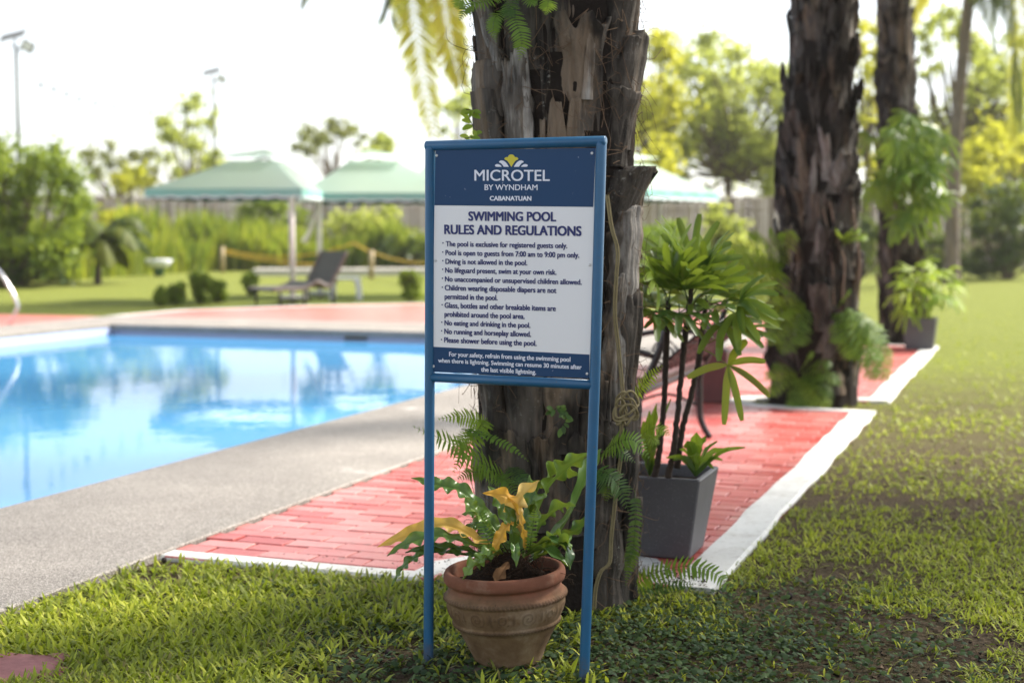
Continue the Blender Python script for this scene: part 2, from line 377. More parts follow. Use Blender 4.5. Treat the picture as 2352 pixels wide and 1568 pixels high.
for i in range(int((19.8 - 4.7) / H)):
    for j in range(-2, 12):
        ctr.append((4.86 + i * H, -3.35 + j * L + (L / 2 if i % 2 else 0)))
ctr = np.array(ctr); ctr[:, 0] += .012 * np.sin(ctr[:, 1] * 2.1)
ok = inpoly(ctr, OUT)
for dv in (-L / 2, L / 2): ok &= inpoly(ctr + [0, dv * .9], [(4.5, -4.0)] + [(4.5, CO)] + OUT[:-1] + [(19.7, -4.0)]) | ((ctr[:, 1] + dv > -1.4) & (((ctr[:, 0] > 5.05) & (ctr[:, 0] < 10.5)) | ((ctr[:, 0] > 11.4) & (ctr[:, 0] < 17))))
ctr = ctr[ok]; k = len(ctr)
ox = np.array([-1, 1, 1, -1]); oy = np.array([-1, -1, 1, 1])
def brickring(sh, z, jit):
    hl, hh = L / 2 - .0040 - sh, H / 2 - .0040 - sh
    u = ctr[:, :1] + oy[None] * hh + jit[:, :, 0]; v = np.minimum(ctr[:, 1:] + ox[None] * hl + jit[:, :, 1], np.where(ctr[:, :1] < 17.1, -1.09, 9))
    P = np.zeros((k, 4, 3)); P[..., :2] = u[..., None] * UV_U + v[..., None] * UV_V; P[..., 2] = z; return P
jit = rng.normal(0, .0016, (k, 4, 2)); dz = rng.normal(0, .0010, (k, 1)) + rng.normal(0, .0009, (k, 4))
rings = np.stack([brickring(0, .001, jit), brickring(.0, .016 + dz, jit), brickring(.003, .0190 + dz, jit)], 1)
F = []
o = np.arange(k)[:, None] * 12
for a in (0, 4):
    for q in range(4): F.append(o + np.array([[a + q, a + (q + 1) % 4, a + 4 + (q + 1) % 4, a + 4 + q]]))
F.append(o + np.array([[8, 9, 10, 11]]))
b.add(rings.reshape(-1, 3), F, np.repeat(rng.random(k), 12))
tag(b.build('brick_path', bm, None, False), kind='structure')
# far deck, same paint, too far to show its joints
def deck_mat():
    s = NT('red_painted_deck'); c = s.coord((1, 1, 1), R(20)); br = s.n('ShaderNodeTexBrick'); br.inputs['Scale'].default_value = 2.2
    br.inputs['Color1'].default_value = (.52, .11, .09, 1); br.inputs['Color2'].default_value = (.60, .18, .15, 1); br.inputs['Mortar'].default_value = (.3, .07, .05, 1)
    s.l(c, br.inputs['Vector']); s.bsdf(br.outputs[0], .38, .5); return s.m
dm = deck_mat(); b = MB()
uvpoly(b, [(18.88, -13.6), (20.9, -13.5), (22.9, -12.2), (24.4, -10.6), (24.6, -9.0), (22.6, -5.0), (21.0, CO + .1), (18.88, CO + .1)], .020)
uvpoly(b, [(9, -16.2), (9, -13.58), (18.85, -13.58), (18.85, -16.2)], .020)
tag(b.build('deck', dm, None, False), kind='structure')

def kerb_mat():
    s = NT('white_kerb_paint'); c = s.coord(); n = s.noise(c, 30, 5, .7); n2 = s.noise(c, 7, 4)
    col = s.mix(n2, (.56, .56, .55), (.66, .66, .65)); d = s.ramp(n, [(.56, (0, 0, 0)), (.68, (1, 1, 1))])
    col = s.mix(s.math('MULTIPLY', d, .6), col, (.30, .27, .24)); d2 = s.ramp(s.noise(c, 3.2, 6, .75), [(.52, (0, 0, 0)), (.66, (1, 1, 1))]); col = s.mix(s.math('MULTIPLY', d2, .38), col, (.30, .27, .235)); s.bsdf(col, .6, .35, 0, s.bump(n, .5, .006)); return s.m
km = kerb_mat()
def kerb_line(pts, w, z1, z0=-.04, mb=None):
    P = np.array(pts, float); n = len(P)                       # (u, v), interior on the left or right by sign of w
    d = np.diff(P, axis=0); d = d / np.linalg.norm(d, axis=1, keepdims=True); nn = np.stack([-d[:, 1], d[:, 0]], -1)
    off = np.zeros_like(P); off[0], off[-1] = nn[0] * w, nn[-1] * w
    for i in range(1, n - 1):
        m = nn[i - 1] + nn[i]; m = m / np.linalg.norm(m); off[i] = m * w / max(.5, m.dot(nn[i]))
    Q = P + off; mb = mb or MB(); bv = .012
    S = np.zeros((n, 5, 3))
    for i in range(n):
        a, q = P[i], Q[i]; t = (q - a); t = t / np.linalg.norm(t) * bv
        S[i, 0] = uv(*a, z0); S[i, 1] = uv(*a, z1 - bv); S[i, 2] = uv(*(a + t), z1); S[i, 3] = uv(*(q - t * .5), z1); S[i, 4] = uv(*q, z1 - .02)
    grid(mb, S); 
    for e in (0, n - 1): mb.add(S[e], [np.arange(5)[None]])
    return mb
def densify(pts, step=.25):
    P = [pts[0]]
    for a, b2 in zip(pts[:-1], pts[1:]):
        m = max(1, int(math.hypot(b2[0] - a[0], b2[1] - a[1]) / step))
        for t in range(1, m + 1):
            j = (0, 0) if t == m else (random.gauss(0, .004), random.gauss(0, .006))
            P.append((a[0] + (b2[0] - a[0]) * t / m + j[0], a[1] + (b2[1] - a[1]) * t / m + j[1]))
    return P
kb = kerb_line(densify(OUT[0:10]), -.11, .0225)
kb = kerb_line(densify(OUT[9:11]), -.17, 0.0235, mb=kb)
kb = kerb_line(densify(OUT[10:17]), -.13, .026, mb=kb)
kb = kerb_line(densify(OUT[16:18]), -.17, 0.0235, mb=kb)
kb = kerb_line(densify(OUT[17:20]), -.11, .026, mb=kb)
tag(kb.build('kerb', km, None, False), kind='structure')
kb2 = kerb_line([(18.9, -13.6), (20.95, -13.55), (22.95, -12.25), (24.45, -10.65), (24.65, -9.0), (22.65, -5.0), (21.0, CO + .1)], -.1, .030)
tag(kb2.build('deck_kerb', km, None, False), kind='structure')
# concrete path beyond the deck
b = MB(); cm = simple('pale_concrete', (.50, .47, .43), .8, .3, scale=3, bump=.3)
p0, p1 = G(585, 632), G(1000, 628); bar(b, np.array([p0[0], p0[1], .10]), np.array([p1[0] + 8, p1[1] - 1.0, .10]), 1.6, .22)
tag(b.build('concrete_path', cm, None, False), kind='structure')
# pink stone slab set in the lawn, bottom left corner
def stone(mb, c, rx, ry, h, seed, k=26, rough=.5):
    th = np.linspace(0, 2 * np.pi, k, endpoint=False); rr = 1 + .5 * rough * fbm(np.stack([np.cos(th) * 2.2, np.sin(th) * 2.2, th * 0 + seed], -1), seed)*2
    prof = [(.0, 1.0), (.6, 1.0), (.93, .92), (1.0, .6), (.98, -.6)]
    P = np.zeros((k, len(prof), 3))
    for q, (r, z) in enumerate(prof):
        P[:, q] = np.stack([np.cos(th) * rx * rr * r, np.sin(th) * ry * rr * r, np.full(k, z * h)], -1)
    P[..., 2] += (fbm(P * 9 + seed, seed) * .25 * h); grid(mb, P + np.array(c), .5, True)
ps = MB(); c = G(40, 1548); stone(ps, (c[0] - .02, c[1], .012), .19, .12, .012, 9, 44, 1.6)
tag(ps.build('stepping_stone', simple('pink_stone', (.33, .15, .145), .9, .15, var=.45, scale=26, bump=.8, bscale=60), None, True),
    'rough faded pink paving stone set in the grass at the bottom left corner', 'stone')
# ------------------------------------------------------------------ the sign
SP0 = G(984, 1525); SP1 = np.array([.207, 4.05, 0.0])
SE = nrm((SP1 - SP0) * [1, 1, 0]); SN = np.array([SE[1], -SE[0], 0.0])      # along the sign; towards the viewer
def sign_sz(px, py):                    # picture point -> (along, height) on the sign's plane
    r = ray(px, py); o = np.array([0, 0, EYE]); t = (SP0 - o).dot(SN) / r.dot(SN); p = o + r * t; return (p - SP0).dot(SE), p[2]
def sgn(s, z, off=0.0): return SP0 * [1, 1, 0] + SE * s + SN * off + np.array([0, 0, z])
def z3(zx, zy): return sign_sz((1200 + zx / 2.063) * .784, (380 + zy / 2.063) * .784)
def z7(zx, zy): return sign_sz((1240 + zx / 4.3556) * .784, (400 + zy / 4.3556) * .784)

def paint_mat(name, col, rough, dark=.6):
    s = NT(name); c = s.coord(); n = s.noise(c, 18, 5, .6); n2 = s.noise(c, 120, 3)
    cc = s.mix(n, tuple(x * .82 for x in col), tuple(x * 1.15 for x in col))
    d = s.ramp(s.noise(c, 70, 6, .75), [(.63, (0, 0, 0)), (.69, (1, 1, 1))]); cc = s.mix(s.math('MULTIPLY', d, .6), cc, (.10, .09, .09))
    sp3 = s.n('ShaderNodeSeparateXYZ'); g3 = s.n('ShaderNodeNewGeometry'); s.l(g3.outputs['Position'], sp3.inputs[0])
    low = s.math('SUBTRACT', s.math('MULTIPLY', s.noise(c, 60, 4), 1.5), s.math('MULTIPLY', sp3.outputs[2], 9.0), True); cc = s.mix(low, cc, (.09, .06, .045))
    s.bsdf(cc, rough, .5, 0, s.bump(n2, .12, .002)); return s.m
M['tube'] = paint_mat('blue_tube_paint', (.015, .10, .215), .36)
def board(name, col, spots=.6):
    s = NT(name); c = s.coord(); n = s.noise(c, 4, 4)
    cc = s.mix(n, tuple(x * .93 for x in col), tuple(min(1, x * 1.05) for x in col))
    d = s.ramp(s.noise(c, 46, 4, .6), [(.70, (0, 0, 0)), (.72, (1, 1, 1))]); cc = s.mix(s.math('MULTIPLY', d, spots), cc, (.5, .55, .62))
    s.bsdf(cc, .4, .25); return s.m
M['board_w'] = board('sign_white', (.78, .78, .79), .1); M['board_b'] = board('sign_navy', (.008, .046, .125), .55)
M['ink'] = simple('navy_ink', (.014, .022, .13), .4, .4, var=.05); M['ink_w'] = simple('white_ink', (.72, .74, .82), .4, .4, var=.03)
M['ink_y'] = simple('yellow_ink', (.60, .52, .03), .4, .4, var=.05); M['steel'] = simple('rivet_steel', (.62, .62, .62), .35, .5, .7, var=.1)

sign = thing('pool_rules_sign', sgn(.24, 0), 'blue tube framed sign board of swimming pool rules in front of the palm trunk', 'sign')
zt = sign_sz(1180, 330)[1]; zl = .876
s_lt, s_rt = sign_sz(988, 332)[0], sign_sz(1381, 330)[0]
s_lm, s_rm = sign_sz(987, 866)[0], sign_sz(1366, 884)[0]
s_lb, s_rb = sign_sz(984, 1525)[0], sign_sz(1341, 1568)[0]
TR = .0152
b = MB(); tube(b, [sgn(s_lb, -.15), sgn(s_lb, 0), sgn(s_lm, zl), sgn(s_lt, zt - .012), sgn(s_lt + .004, zt)], TR, 18); b.build('post', M['tube'], sign)
b = MB(); tube(b, [sgn(s_rb - .004, -.15), sgn(s_rb, 0), sgn(s_rm, zl), sgn(s_rt, zt - .012), sgn(s_rt - .004, zt)], TR, 18); b.build('post', M['tube'], sign)
b = MB(); tube(b, [sgn(s_lt - .0135, zt), sgn(s_lt - .011, zt), sgn(s_rt + .011, zt), sgn(s_rt + .0135, zt)], [TR * .86, TR * 1.0, TR * 1.0, TR * .86], 18); b.build('rail', M['tube'], sign)
b = MB(); tube(b, [sgn(s_lm + .006, sign_sz(990, 866)[1]), sgn(s_rm - .006, sign_sz(1360, 883)[1])], TR * .93, 18); b.build('rail', M['tube'], sign)
def quad(mb, cs, off, th=.0):
    F = [sgn(s, z, off) for s, z in cs]; 
    if th:
        Bk = [sgn(s, z, off - th) for s, z in cs]
        mb.add(np.array(F + Bk), [np.array([[0, 1, 2, 3], [7, 6, 5, 4], [0, 4, 5, 1], [1, 5, 6, 2], [2, 6, 7, 3], [3, 7, 4, 0]])])
    else: mb.add(np.array(F), [np.array([[0, 1, 2, 3]])])
cBL, cBR, cTR, cTL = z3(137, 1462), z3(1090, 1500), z3(1128, 112), z3(160, 124)
mTL, mTR, mBL, mBR = z3(155, 457), z3(1113, 467), z3(142, 1310), z3(1090, 1357)
PO = .004
b = MB(); quad(b, [cBL, cBR, cTR, cTL], PO, .003); panel = b.build('panel', M['board_w'], sign, False)
b = MB(); quad(b, [mTL, mTR, cTR, cTL], PO + .0007); b.build('header_band', M['board_b'], panel, False)
b = MB(); quad(b, [cBL, cBR, mBR, mBL], PO + .0007); b.build('footer_band', M['board_b'], panel, False)
for zx, zy in ((168, 157), (1106, 143), (160, 790), (1092, 816), (149, 1428), (1076, 1473)):
    s, z = z3(zx, zy); b = MB(); k = 14; th = np.linspace(0, 2 * np.pi, k, endpoint=False); P = np.zeros((k, 5, 3))
    for q, (r, h) in enumerate(((.0042, .0), (.0040, .0012), (.0028, .0022), (.0012, .0022), (.0006, .0012))):
        for i in range(k): P[i, q] = sgn(s + r * math.cos(th[i]), z + r * math.sin(th[i]), PO + .0008 + h)
    grid(b, P, .5, True); b.build('rivet', M['steel'], sign)

_font = {}
def glyphs(txt, bold):
    cu = bpy.data.curves.new('t', 'FONT'); cu.body = txt; cu.size = 1; cu.offset = bold; cu.resolution_u = 4; cu.space_character = 1.0
    o = bpy.data.objects.new('t', cu); COL.objects.link(o); dg = bpy.context.evaluated_depsgraph_get(); dg.update()
    me = bpy.data.meshes.new_from_object(o.evaluated_get(dg)); V = np.zeros(len(me.vertices) * 3); me.vertices.foreach_get('co', V); V = V.reshape(-1, 3)
    F = [np.array([list(p.vertices)]) for p in me.polygons]
    bpy.data.objects.remove(o); bpy.data.meshes.remove(me); bpy.data.curves.remove(cu); return V, F
def cap_h(bold):
    if bold not in _font: _font[bold] = np.ptp(glyphs('H', bold)[0][:, 1])
    return _font[bold]
def line(mb, txt, x0, yb0, x1, yb1, ytop, wgt, off, conv=z3):
    bold = 0.0
    """text whose baseline runs from (x0, yb0) to (x1, yb1) and whose capitals reach ytop above x0"""
    V, F = glyphs(txt, bold); (s0, za), (s1, zb) = conv(x0, yb0), conv(x1, yb1); h = (conv(x0, ytop)[1] - za) / cap_h(bold)
    base = 0 - (bold * 0); t = (V[:, 0] - V[:, 0].min()) / np.ptp(V[:, 0]); s = s0 + (s1 - s0) * t; z = za + (zb - za) * t + (V[:, 1] + bold) * h
    P = SP0 * [1, 1, 0] + s[:, None] * SE + z[:, None] * np.array([0, 0, 1.]) + SN * off
    w = wgt * h * .5; st = [(0, 0)] if not wgt else [(-w, -w * .5), (w, -w * .5), (-w, w * .5), (w, w * .5), (0, 0)]
    for i, (dx, dz) in enumerate(st): mb.add(P + SE * dx + np.array([0, 0, dz]) + SN * (.00004 * i), F)
TO = PO + .0013
b = MB(); line(b, 'MICROTEL', 397, 308, 850, 310, 244, .03, TO); b.build('hotel_name_lettering', M['ink_w'], panel, False)
b = MB(); line(b, 'BY WYNDHAM', 458, 365, 777, 366, 332, .03, TO); line(b, 'CABANATUAN', 490, 428, 739, 429, 402, .085, TO); b.build('hotel_name_lettering', M['ink_w'], panel, False)
b = MB(); line(b, 'SWIMMING POOL', 362, 549, 887, 553, 496, .075, TO); line(b, 'RULES AND REGULATIONS', 216, 629, 1040, 641, 575, .075, TO); b.build('heading_lettering', M['ink'], panel, False)
b = MB()
for txt, x0, y0, x1, y1, yt in (
    ('The pool is exclusive for registered guests only.', 224, 704, 956, 716, 674), ('Pool is open to guests from 7:00 am to 9:00 pm only.', 222, 757, 1028, 773, 727),
    ('Diving is not allowed in the pool.', 222, 810, 714, 819, 780), ('No lifeguard present, swim at your own risk.', 220, 863, 890, 876, 833),
    ('No unaccompanied or unsupervised children allowed.', 219, 916, 1043, 936, 886), ('Children wearing disposable diapers are not', 218, 969, 890, 986, 938),
    ('permitted in the pool.', 217, 1022, 535, 1030, 991), ('Glass, bottles and other breakable items are', 217, 1075, 886, 1095, 1044),
    ('prohibited around the pool area.', 216, 1128, 698, 1142, 1097), ('No eating and drinking in the pool.', 216, 1180, 733, 1196, 1150),
    ('No running and horseplay allowed.', 215, 1232, 737, 1250, 1201), ('Please shower before using the pool.', 214, 1284, 770, 1305, 1253)):
    line(b, txt, x0, y0, x1, y1, yt, .062, TO)
for zx, zy in ((206, 684), (205, 739), (205, 791), (204, 843), (203, 897), (202, 951), (201, 1057), (199, 1162), (198, 1214), (197, 1267)):
    s, z = z3(zx, zy); th = np.linspace(0, 2 * np.pi, 12, endpoint=False); b.add(np.array([sgn(s + .0022 * math.cos(t), z + .0022 * math.sin(t), TO) for t in th]), [np.arange(12)[None]])
b.build('rules_lettering', M['ink'], panel, False)
b = MB()
for a in (('For your safety, refrain from using the swimming pool', 244, 1367, 975, 1400, 1341), ('when there is lightning. Swimming can resume 30 minutes after', 178, 1404, 1043, 1446, 1379), ('the last visible lightning.', 437, 1459, 768, 1476, 1433)):
    line(b, *a, .055, TO)
b.build('footer_lettering', M['ink_w'], panel, False)
def poly7(mb, pts, n=60):
    P = curve(np.array([(x, y, 0) for x, y in pts] + [(*pts[0], 0)], float), n)[:-1] if n else np.array([(x, y, 0) for x, y in pts], float)
    mb.add(np.array([sgn(*z7(x, y), TO) for x, y, _ in P]), [np.arange(len(P))[None]])
b = MB(); poly7(b, [(1133, 390), (1131, 388), (1105, 345), (1080, 312), (1052, 297), (1045, 283), (1062, 266), (1089, 263), (1098, 246), (1114, 234), (1133, 230), (1152, 234), (1168, 246), (1177, 263), (1203, 266), (1220, 283), (1214, 297), (1186, 312), (1161, 345), (1135, 388)], 120); b.build('emblem', M['ink_y'], panel, False)
b = MB()
for sx in (1, -1):
    f = lambda x: 1133 + sx * (x - 1133)
    for pl in ([(1165, 388), (1185, 355), (1205, 330), (1232, 311), (1262, 306), (1288, 318), (1289, 331), (1265, 342), (1247, 362), (1230, 388)], [(1256, 388), (1268, 371), (1292, 356), (1320, 353), (1342, 366), (1341, 378), (1326, 388)]):
        poly7(b, [(f(x), y) for x, y in pl], 0)
b.build('emblem', M['ink_w'], panel, False)

# ------------------------------------------------------------------ terracotta pot
pc = G(1168, 1548); pc = np.array([pc[0], pc[1] + .105, .012])
pot = thing('terracotta_pot', pc, 'round terracotta pot with rope bands and moulded flowers, behind the blue sign posts', 'plant pot')
k, m = 288, 150
prof = curve(np.array([(.0, .0, 0), (.085, .0, 0), (.101, .004, 0), (.112, .03, 0), (.138, .085, 0), (.158, .125, 0), (.171, .155, 0), (.179, .185, 0), (.180, .208, 0), (.174, .226, 0), (.168, .236, 0), (.170, .243, 0),
    (.181, .250, 0), (.185, .262, 0), (.1835, .277, 0), (.177, .286, 0), (.166, .285, 0), (.160, .272, 0), (.158, .25, 0), (.150, .18, 0), (.12, .10, 0), (.0, .09, 0)]), m)
th = np.linspace(0, 2 * np.pi, k, endpoint=False)
r = np.broadcast_to(prof[None, :, 0], (k, m)).copy(); z = np.broadcast_to(prof[None, :, 1], (k, m)); T = th[:, None]
outer = np.arange(m)[None, :] < int(m * .62)
def rope(zc, hw, n, sgn_):
    d = (z - zc) / hw; a = np.clip(1 - d ** 2, 0, 1) ** .5; return a * (.0025 + .0068 * np.abs(np.sin(n / 2 * T + sgn_ * d * 1.0)) ** .6)
band = np.exp(-((z - .168) / .024) ** 4)
rel = np.zeros_like(r)
for q in range(14):
    t0 = (q + .37) * 2 * np.pi / 14; dx = (np.angle(np.exp(1j * (T - t0)))) * .175; dz = z - .168; rr = np.hypot(dx, dz); an = np.arctan2(dz, dx)
    if q % 2: rel += np.exp(-(rr / .026) ** 6) * (.5 + .5 * np.cos(rr * 520 - an)) * .0045
    else: rel += np.exp(-(rr / (.021 + .006 * np.cos(5 * an + q))) ** 6) * (.45 + .55 * np.cos(rr * 560)) * .0045 + .004 * np.exp(-((np.abs(dx) - .034) / .006) ** 2 - ((dz - .4 * (np.abs(dx) - .034)) / .018) ** 2)
r += np.where(outer, rope(.207, .0085, 92, 1.3) + rope(.1235, .0075, 84, 1.3) + band * rel, 0)
nz = fbm(np.stack([np.cos(T) * 6 + 0 * z, np.sin(T) * 6 + 0 * z, z * 40], -1), 3); r += np.where(outer, nz * .0022, 0)
P = np.stack([np.cos(T) * r, np.sin(T) * r, z + 0 * T], -1)
ty = R(-2.6); Rm = np.array([[math.cos(ty), 0, math.sin(ty)], [0, 1, 0], [-math.sin(ty), 0, math.cos(ty)]])
def terra():
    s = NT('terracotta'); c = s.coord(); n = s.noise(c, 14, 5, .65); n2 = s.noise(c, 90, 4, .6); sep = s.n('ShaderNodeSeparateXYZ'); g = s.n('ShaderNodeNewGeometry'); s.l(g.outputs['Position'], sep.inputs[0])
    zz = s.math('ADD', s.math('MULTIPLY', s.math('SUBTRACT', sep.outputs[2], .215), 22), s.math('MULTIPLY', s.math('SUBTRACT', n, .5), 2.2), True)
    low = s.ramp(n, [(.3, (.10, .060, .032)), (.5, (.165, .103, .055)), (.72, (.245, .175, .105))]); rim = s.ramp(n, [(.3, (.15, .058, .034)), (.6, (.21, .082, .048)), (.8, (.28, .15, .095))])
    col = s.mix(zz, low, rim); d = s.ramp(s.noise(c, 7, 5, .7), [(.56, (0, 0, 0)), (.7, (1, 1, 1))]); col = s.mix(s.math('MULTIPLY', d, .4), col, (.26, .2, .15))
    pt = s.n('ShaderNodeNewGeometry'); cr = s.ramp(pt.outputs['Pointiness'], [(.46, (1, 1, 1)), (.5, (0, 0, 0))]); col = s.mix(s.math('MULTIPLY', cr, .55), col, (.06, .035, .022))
    s.bsdf(col, .82, .2, 0, s.bump(n2, .35, .003)); return s.m
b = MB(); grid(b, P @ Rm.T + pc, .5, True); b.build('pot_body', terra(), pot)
# soil and root ball
b = MB(); kk, mm = 60, 26; tt = np.linspace(0, 2 * np.pi, kk, endpoint=False); q = np.linspace(0, 1, mm)
rr = q[None] * .152; zz = .245 + .085 * np.exp(-((q[None] * .152) / .085) ** 2) + 0 * tt[:, None]
P = np.stack([np.cos(tt)[:, None] * rr, np.sin(tt)[:, None] * rr, zz], -1); P[..., 2] += fbm(P * 45, 8, 4) * .05; P[..., 0] += fbm(P * 60, 2) * .02
grid(b, P + pc, .5, True); soilm = simple('potting_soil', (.022, .013, .009), .95, .1, var=.6, scale=60, bump=1, bscale=150, bdist=.01)
b.build('soil', soilm, pot)
for i in range(2):
    st = MB(); c = (G(1090, 1548), G(1220, 1556))[i]; stone(st, (c[0], c[1] + .05, -.002), .075, .05, .014, 20 + i)
    tag(st.build('stone', simple('flat_stone', (.12, .09, .075), .9, .2, var=.4, scale=20, bump=.6), None, True), ('flat brown stone wedged under the left side of the terracotta pot', 'flat brown stone under the right side of the terracotta pot')[i], 'stone', 'stones under the terracotta pot')

# ------------------------------------------------------------------ leaf builders
def wavy_leaf(mb, ctrl, w, amp=.25, waves=6, fold=.35, roll=0.0, rnd=.5, n=46, seed=0, base=.25):
    C = curve(ctrl, n); t = np.linspace(0, 1, n); T, S, N = frames(C)
    ro = roll * t if np.isscalar(roll) else np.interp(t, np.linspace(0, 1, len(roll)), roll)
    S, N = np.cos(ro)[:, None] * S + np.sin(ro)[:, None] * N, -np.sin(ro)[:, None] * S + np.cos(ro)[:, None] * N
    hw = w * (base + (1 - base) * np.sin(np.pi * np.clip(t * .62 + .06, 0, 1)) ** 1.2) * np.clip((1 - t) * 3.2, 0, 1) ** .8 * np.clip(t * 8 + .15, 0, 1) ** .5
    amp = amp * 1.5; waves = waves * 1.25; J = np.linspace(-1, 1, 13); P = np.zeros((n, 13, 3)); rs = np.random.default_rng(seed)
    ph = rs.random(2) * 6; fq = waves * (1 + .15 * rs.normal(size=2))
    for j, x in enumerate(J):
        sd_ = 0 if x < 0 else 1; wv = np.sin(2 * np.pi * fq[sd_] * t + ph[sd_] + .8 * np.sin(5 * t)) * np.abs(x) ** 1.8
        P[:, j] = C + S * (hw * x * (1 - .12 * np.abs(x) * wv))[:, None] + N * (hw * (fold * abs(x) ** 1.3 + amp * wv) - (.004 if abs(x) < .01 else 0))[:, None]
    grid(mb, P, rnd)
def strip_leaf(mb, C, hw, up=(0, 0, 1), fold=.3, rnd=.5):
    """narrow leaf on centre line C (n,3), half widths hw (n)"""
    T, S, N = frames(C, up); P = np.stack([C - S * hw[:, None] + N * (hw * fold)[:, None], C, C + S * hw[:, None] + N * (hw * fold)[:, None]], 1); grid(mb, P, rnd)
def fern_frond(mb, ctrl, ll, n=22, rnd=.5, up=(0, 0, 1), wid=.26, droop=.15, r=.0013, start=.08, sweep=.35, capw=.72):
    C = curve(ctrl, n * 2 + 1); T, S, N = frames(C, up); tube(mb, C[::2], [r, r * .4], 4, rnd=.1, cap=False); sp_ = np.linalg.norm(np.diff(C, axis=0), axis=1).sum() * (1 - start) / n
    for i in range(n):
        t = start + (1 - start) * (i + .5) / n; q = min(int(t * (n * 2)), n * 2 - 1)
        L = ll * (.35 + .65 * math.sin(math.pi * min(1, .18 + t * .75))) * (1 - .75 * max(0, t - .7) / .3)
        for sd_ in (-1, 1):
            L2 = L * random.uniform(.88, 1.08); wid_ = min(wid, capw * sp_ / L2); d = nrm(S[q] * sd_ + T[q] * (sweep + random.uniform(-.06, .06)) + N[q] * random.uniform(-.12, .2)); w = L2 * wid_ * .5; wv = nrm(T[q] - d * T[q].dot(d))
            b0 = C[q]; f = N[q]; tt = np.array([0, .12, .4, .72, 1.0]); hw = np.array([.35, 1.0, .95, .66, .02]) * w
            ce = b0 + d * (tt * L2)[:, None] - np.array([0, 0, 1]) * (droop * L2 * tt ** 2)[:, None]
            P = np.stack([ce - wv * hw[:, None], ce + f * (.0 * hw)[:, None], ce + wv * hw[:, None]], 1); P[:, 1] -= f * (.18 * hw)[:, None]
            grid(mb, P, np.clip(rnd + random.uniform(-.12, .12), 0, 1))
def palmate(mb, c, d, up, n, L, w, rnd=.5, spread=2.3, droop=.35, seed=0, fold=.35):
    """hand-shaped leaf: n fingers from c, middle finger along d, blade facing up"""
    rs = np.random.default_rng(seed); d = nrm(d); up = nrm(np.array(up) - d * np.dot(up, d)); s = np.cross(d, up)
    for i in range(n):
        a = (i / (n - 1) - .5) * spread + rs.normal(0, .05); q = nrm(d * math.cos(a) + s * math.sin(a) + up * rs.normal(.02, .06)); LL = L * (1 - .18 * abs(i / (n - 1) - .5) * 2) * rs.uniform(.85, 1.08)
        t = np.linspace(0, 1, 9); dr = droop * rs.uniform(.5, 1.4)
        C = np.array(c) + q * (t * LL)[:, None] + up * (.06 * LL * np.sin(np.pi * t))[:, None] - np.array([0, 0, 1]) * (dr * LL * t ** 2.2)[:, None]
        hw = w * .5 * np.array([.25, .6, .9, 1, 1, 1, .97, .88, .5]); strip_leaf(mb, C, hw, up, fold, float(np.clip(rnd + rs.normal(0, .12), 0, 1)))
def pinnate(mb, C, ll, n, rnd=.5, hang=.5, wid=.028, r=.012, start=.12, seed=0, up=(0, 0, 1)):
    """feather palm frond with hanging leaflets along the rib C"""
    rs = np.random.default_rng(seed); C = curve(C, 60); T, S, N = frames(C, up); tube(mb, C[::3], [r, r * .25], 5, rnd=.2)
    t = np.linspace(start, .995, n); q = np.minimum((t * 59).astype(int), 59); L = ll * (.5 + .5 * np.sin(np.pi * (.12 + .8 * t))) * (1 - .5 * np.clip((t - .8) / .2, 0, 1))
    for sd_ in (-1, 1):
        d = nrm(S[q] * sd_ + T[q] * (.55 + rs.normal(0, .08, (n, 1))) - np.array([0, 0, 1]) * (hang + rs.normal(0, .12, (n, 1))))
        x = np.array([0, .33, .66, 1.0]); Ln = (L * rs.uniform(.85, 1.1, n))
        ce = C[q][:, None] + d[:, None] * (x[None] * Ln[:, None])[..., None] - np.array([0, 0, 1]) * (hang * .55 * Ln[:, None] * x[None] ** 2)[..., None]
        wv = nrm(np.cross(d, N[q]))
        hw = wid * np.array([.5, 1, .8, .05]); A = ce - wv[:, None] * hw[None, :, None]; B = ce + wv[:, None] * hw[None, :, None]
        V = np.stack([A, B], 2).reshape(-1, 3); o = np.arange(n)[:, None] * 8
        F = [o + np.array([[2 * e, 2 * e + 1, 2 * e + 3, 2 * e + 2]]) for e in range(3)]
        mb.add(V, F, np.repeat(np.clip(rnd + rs.normal(0, .15, n), 0, 1), 8))
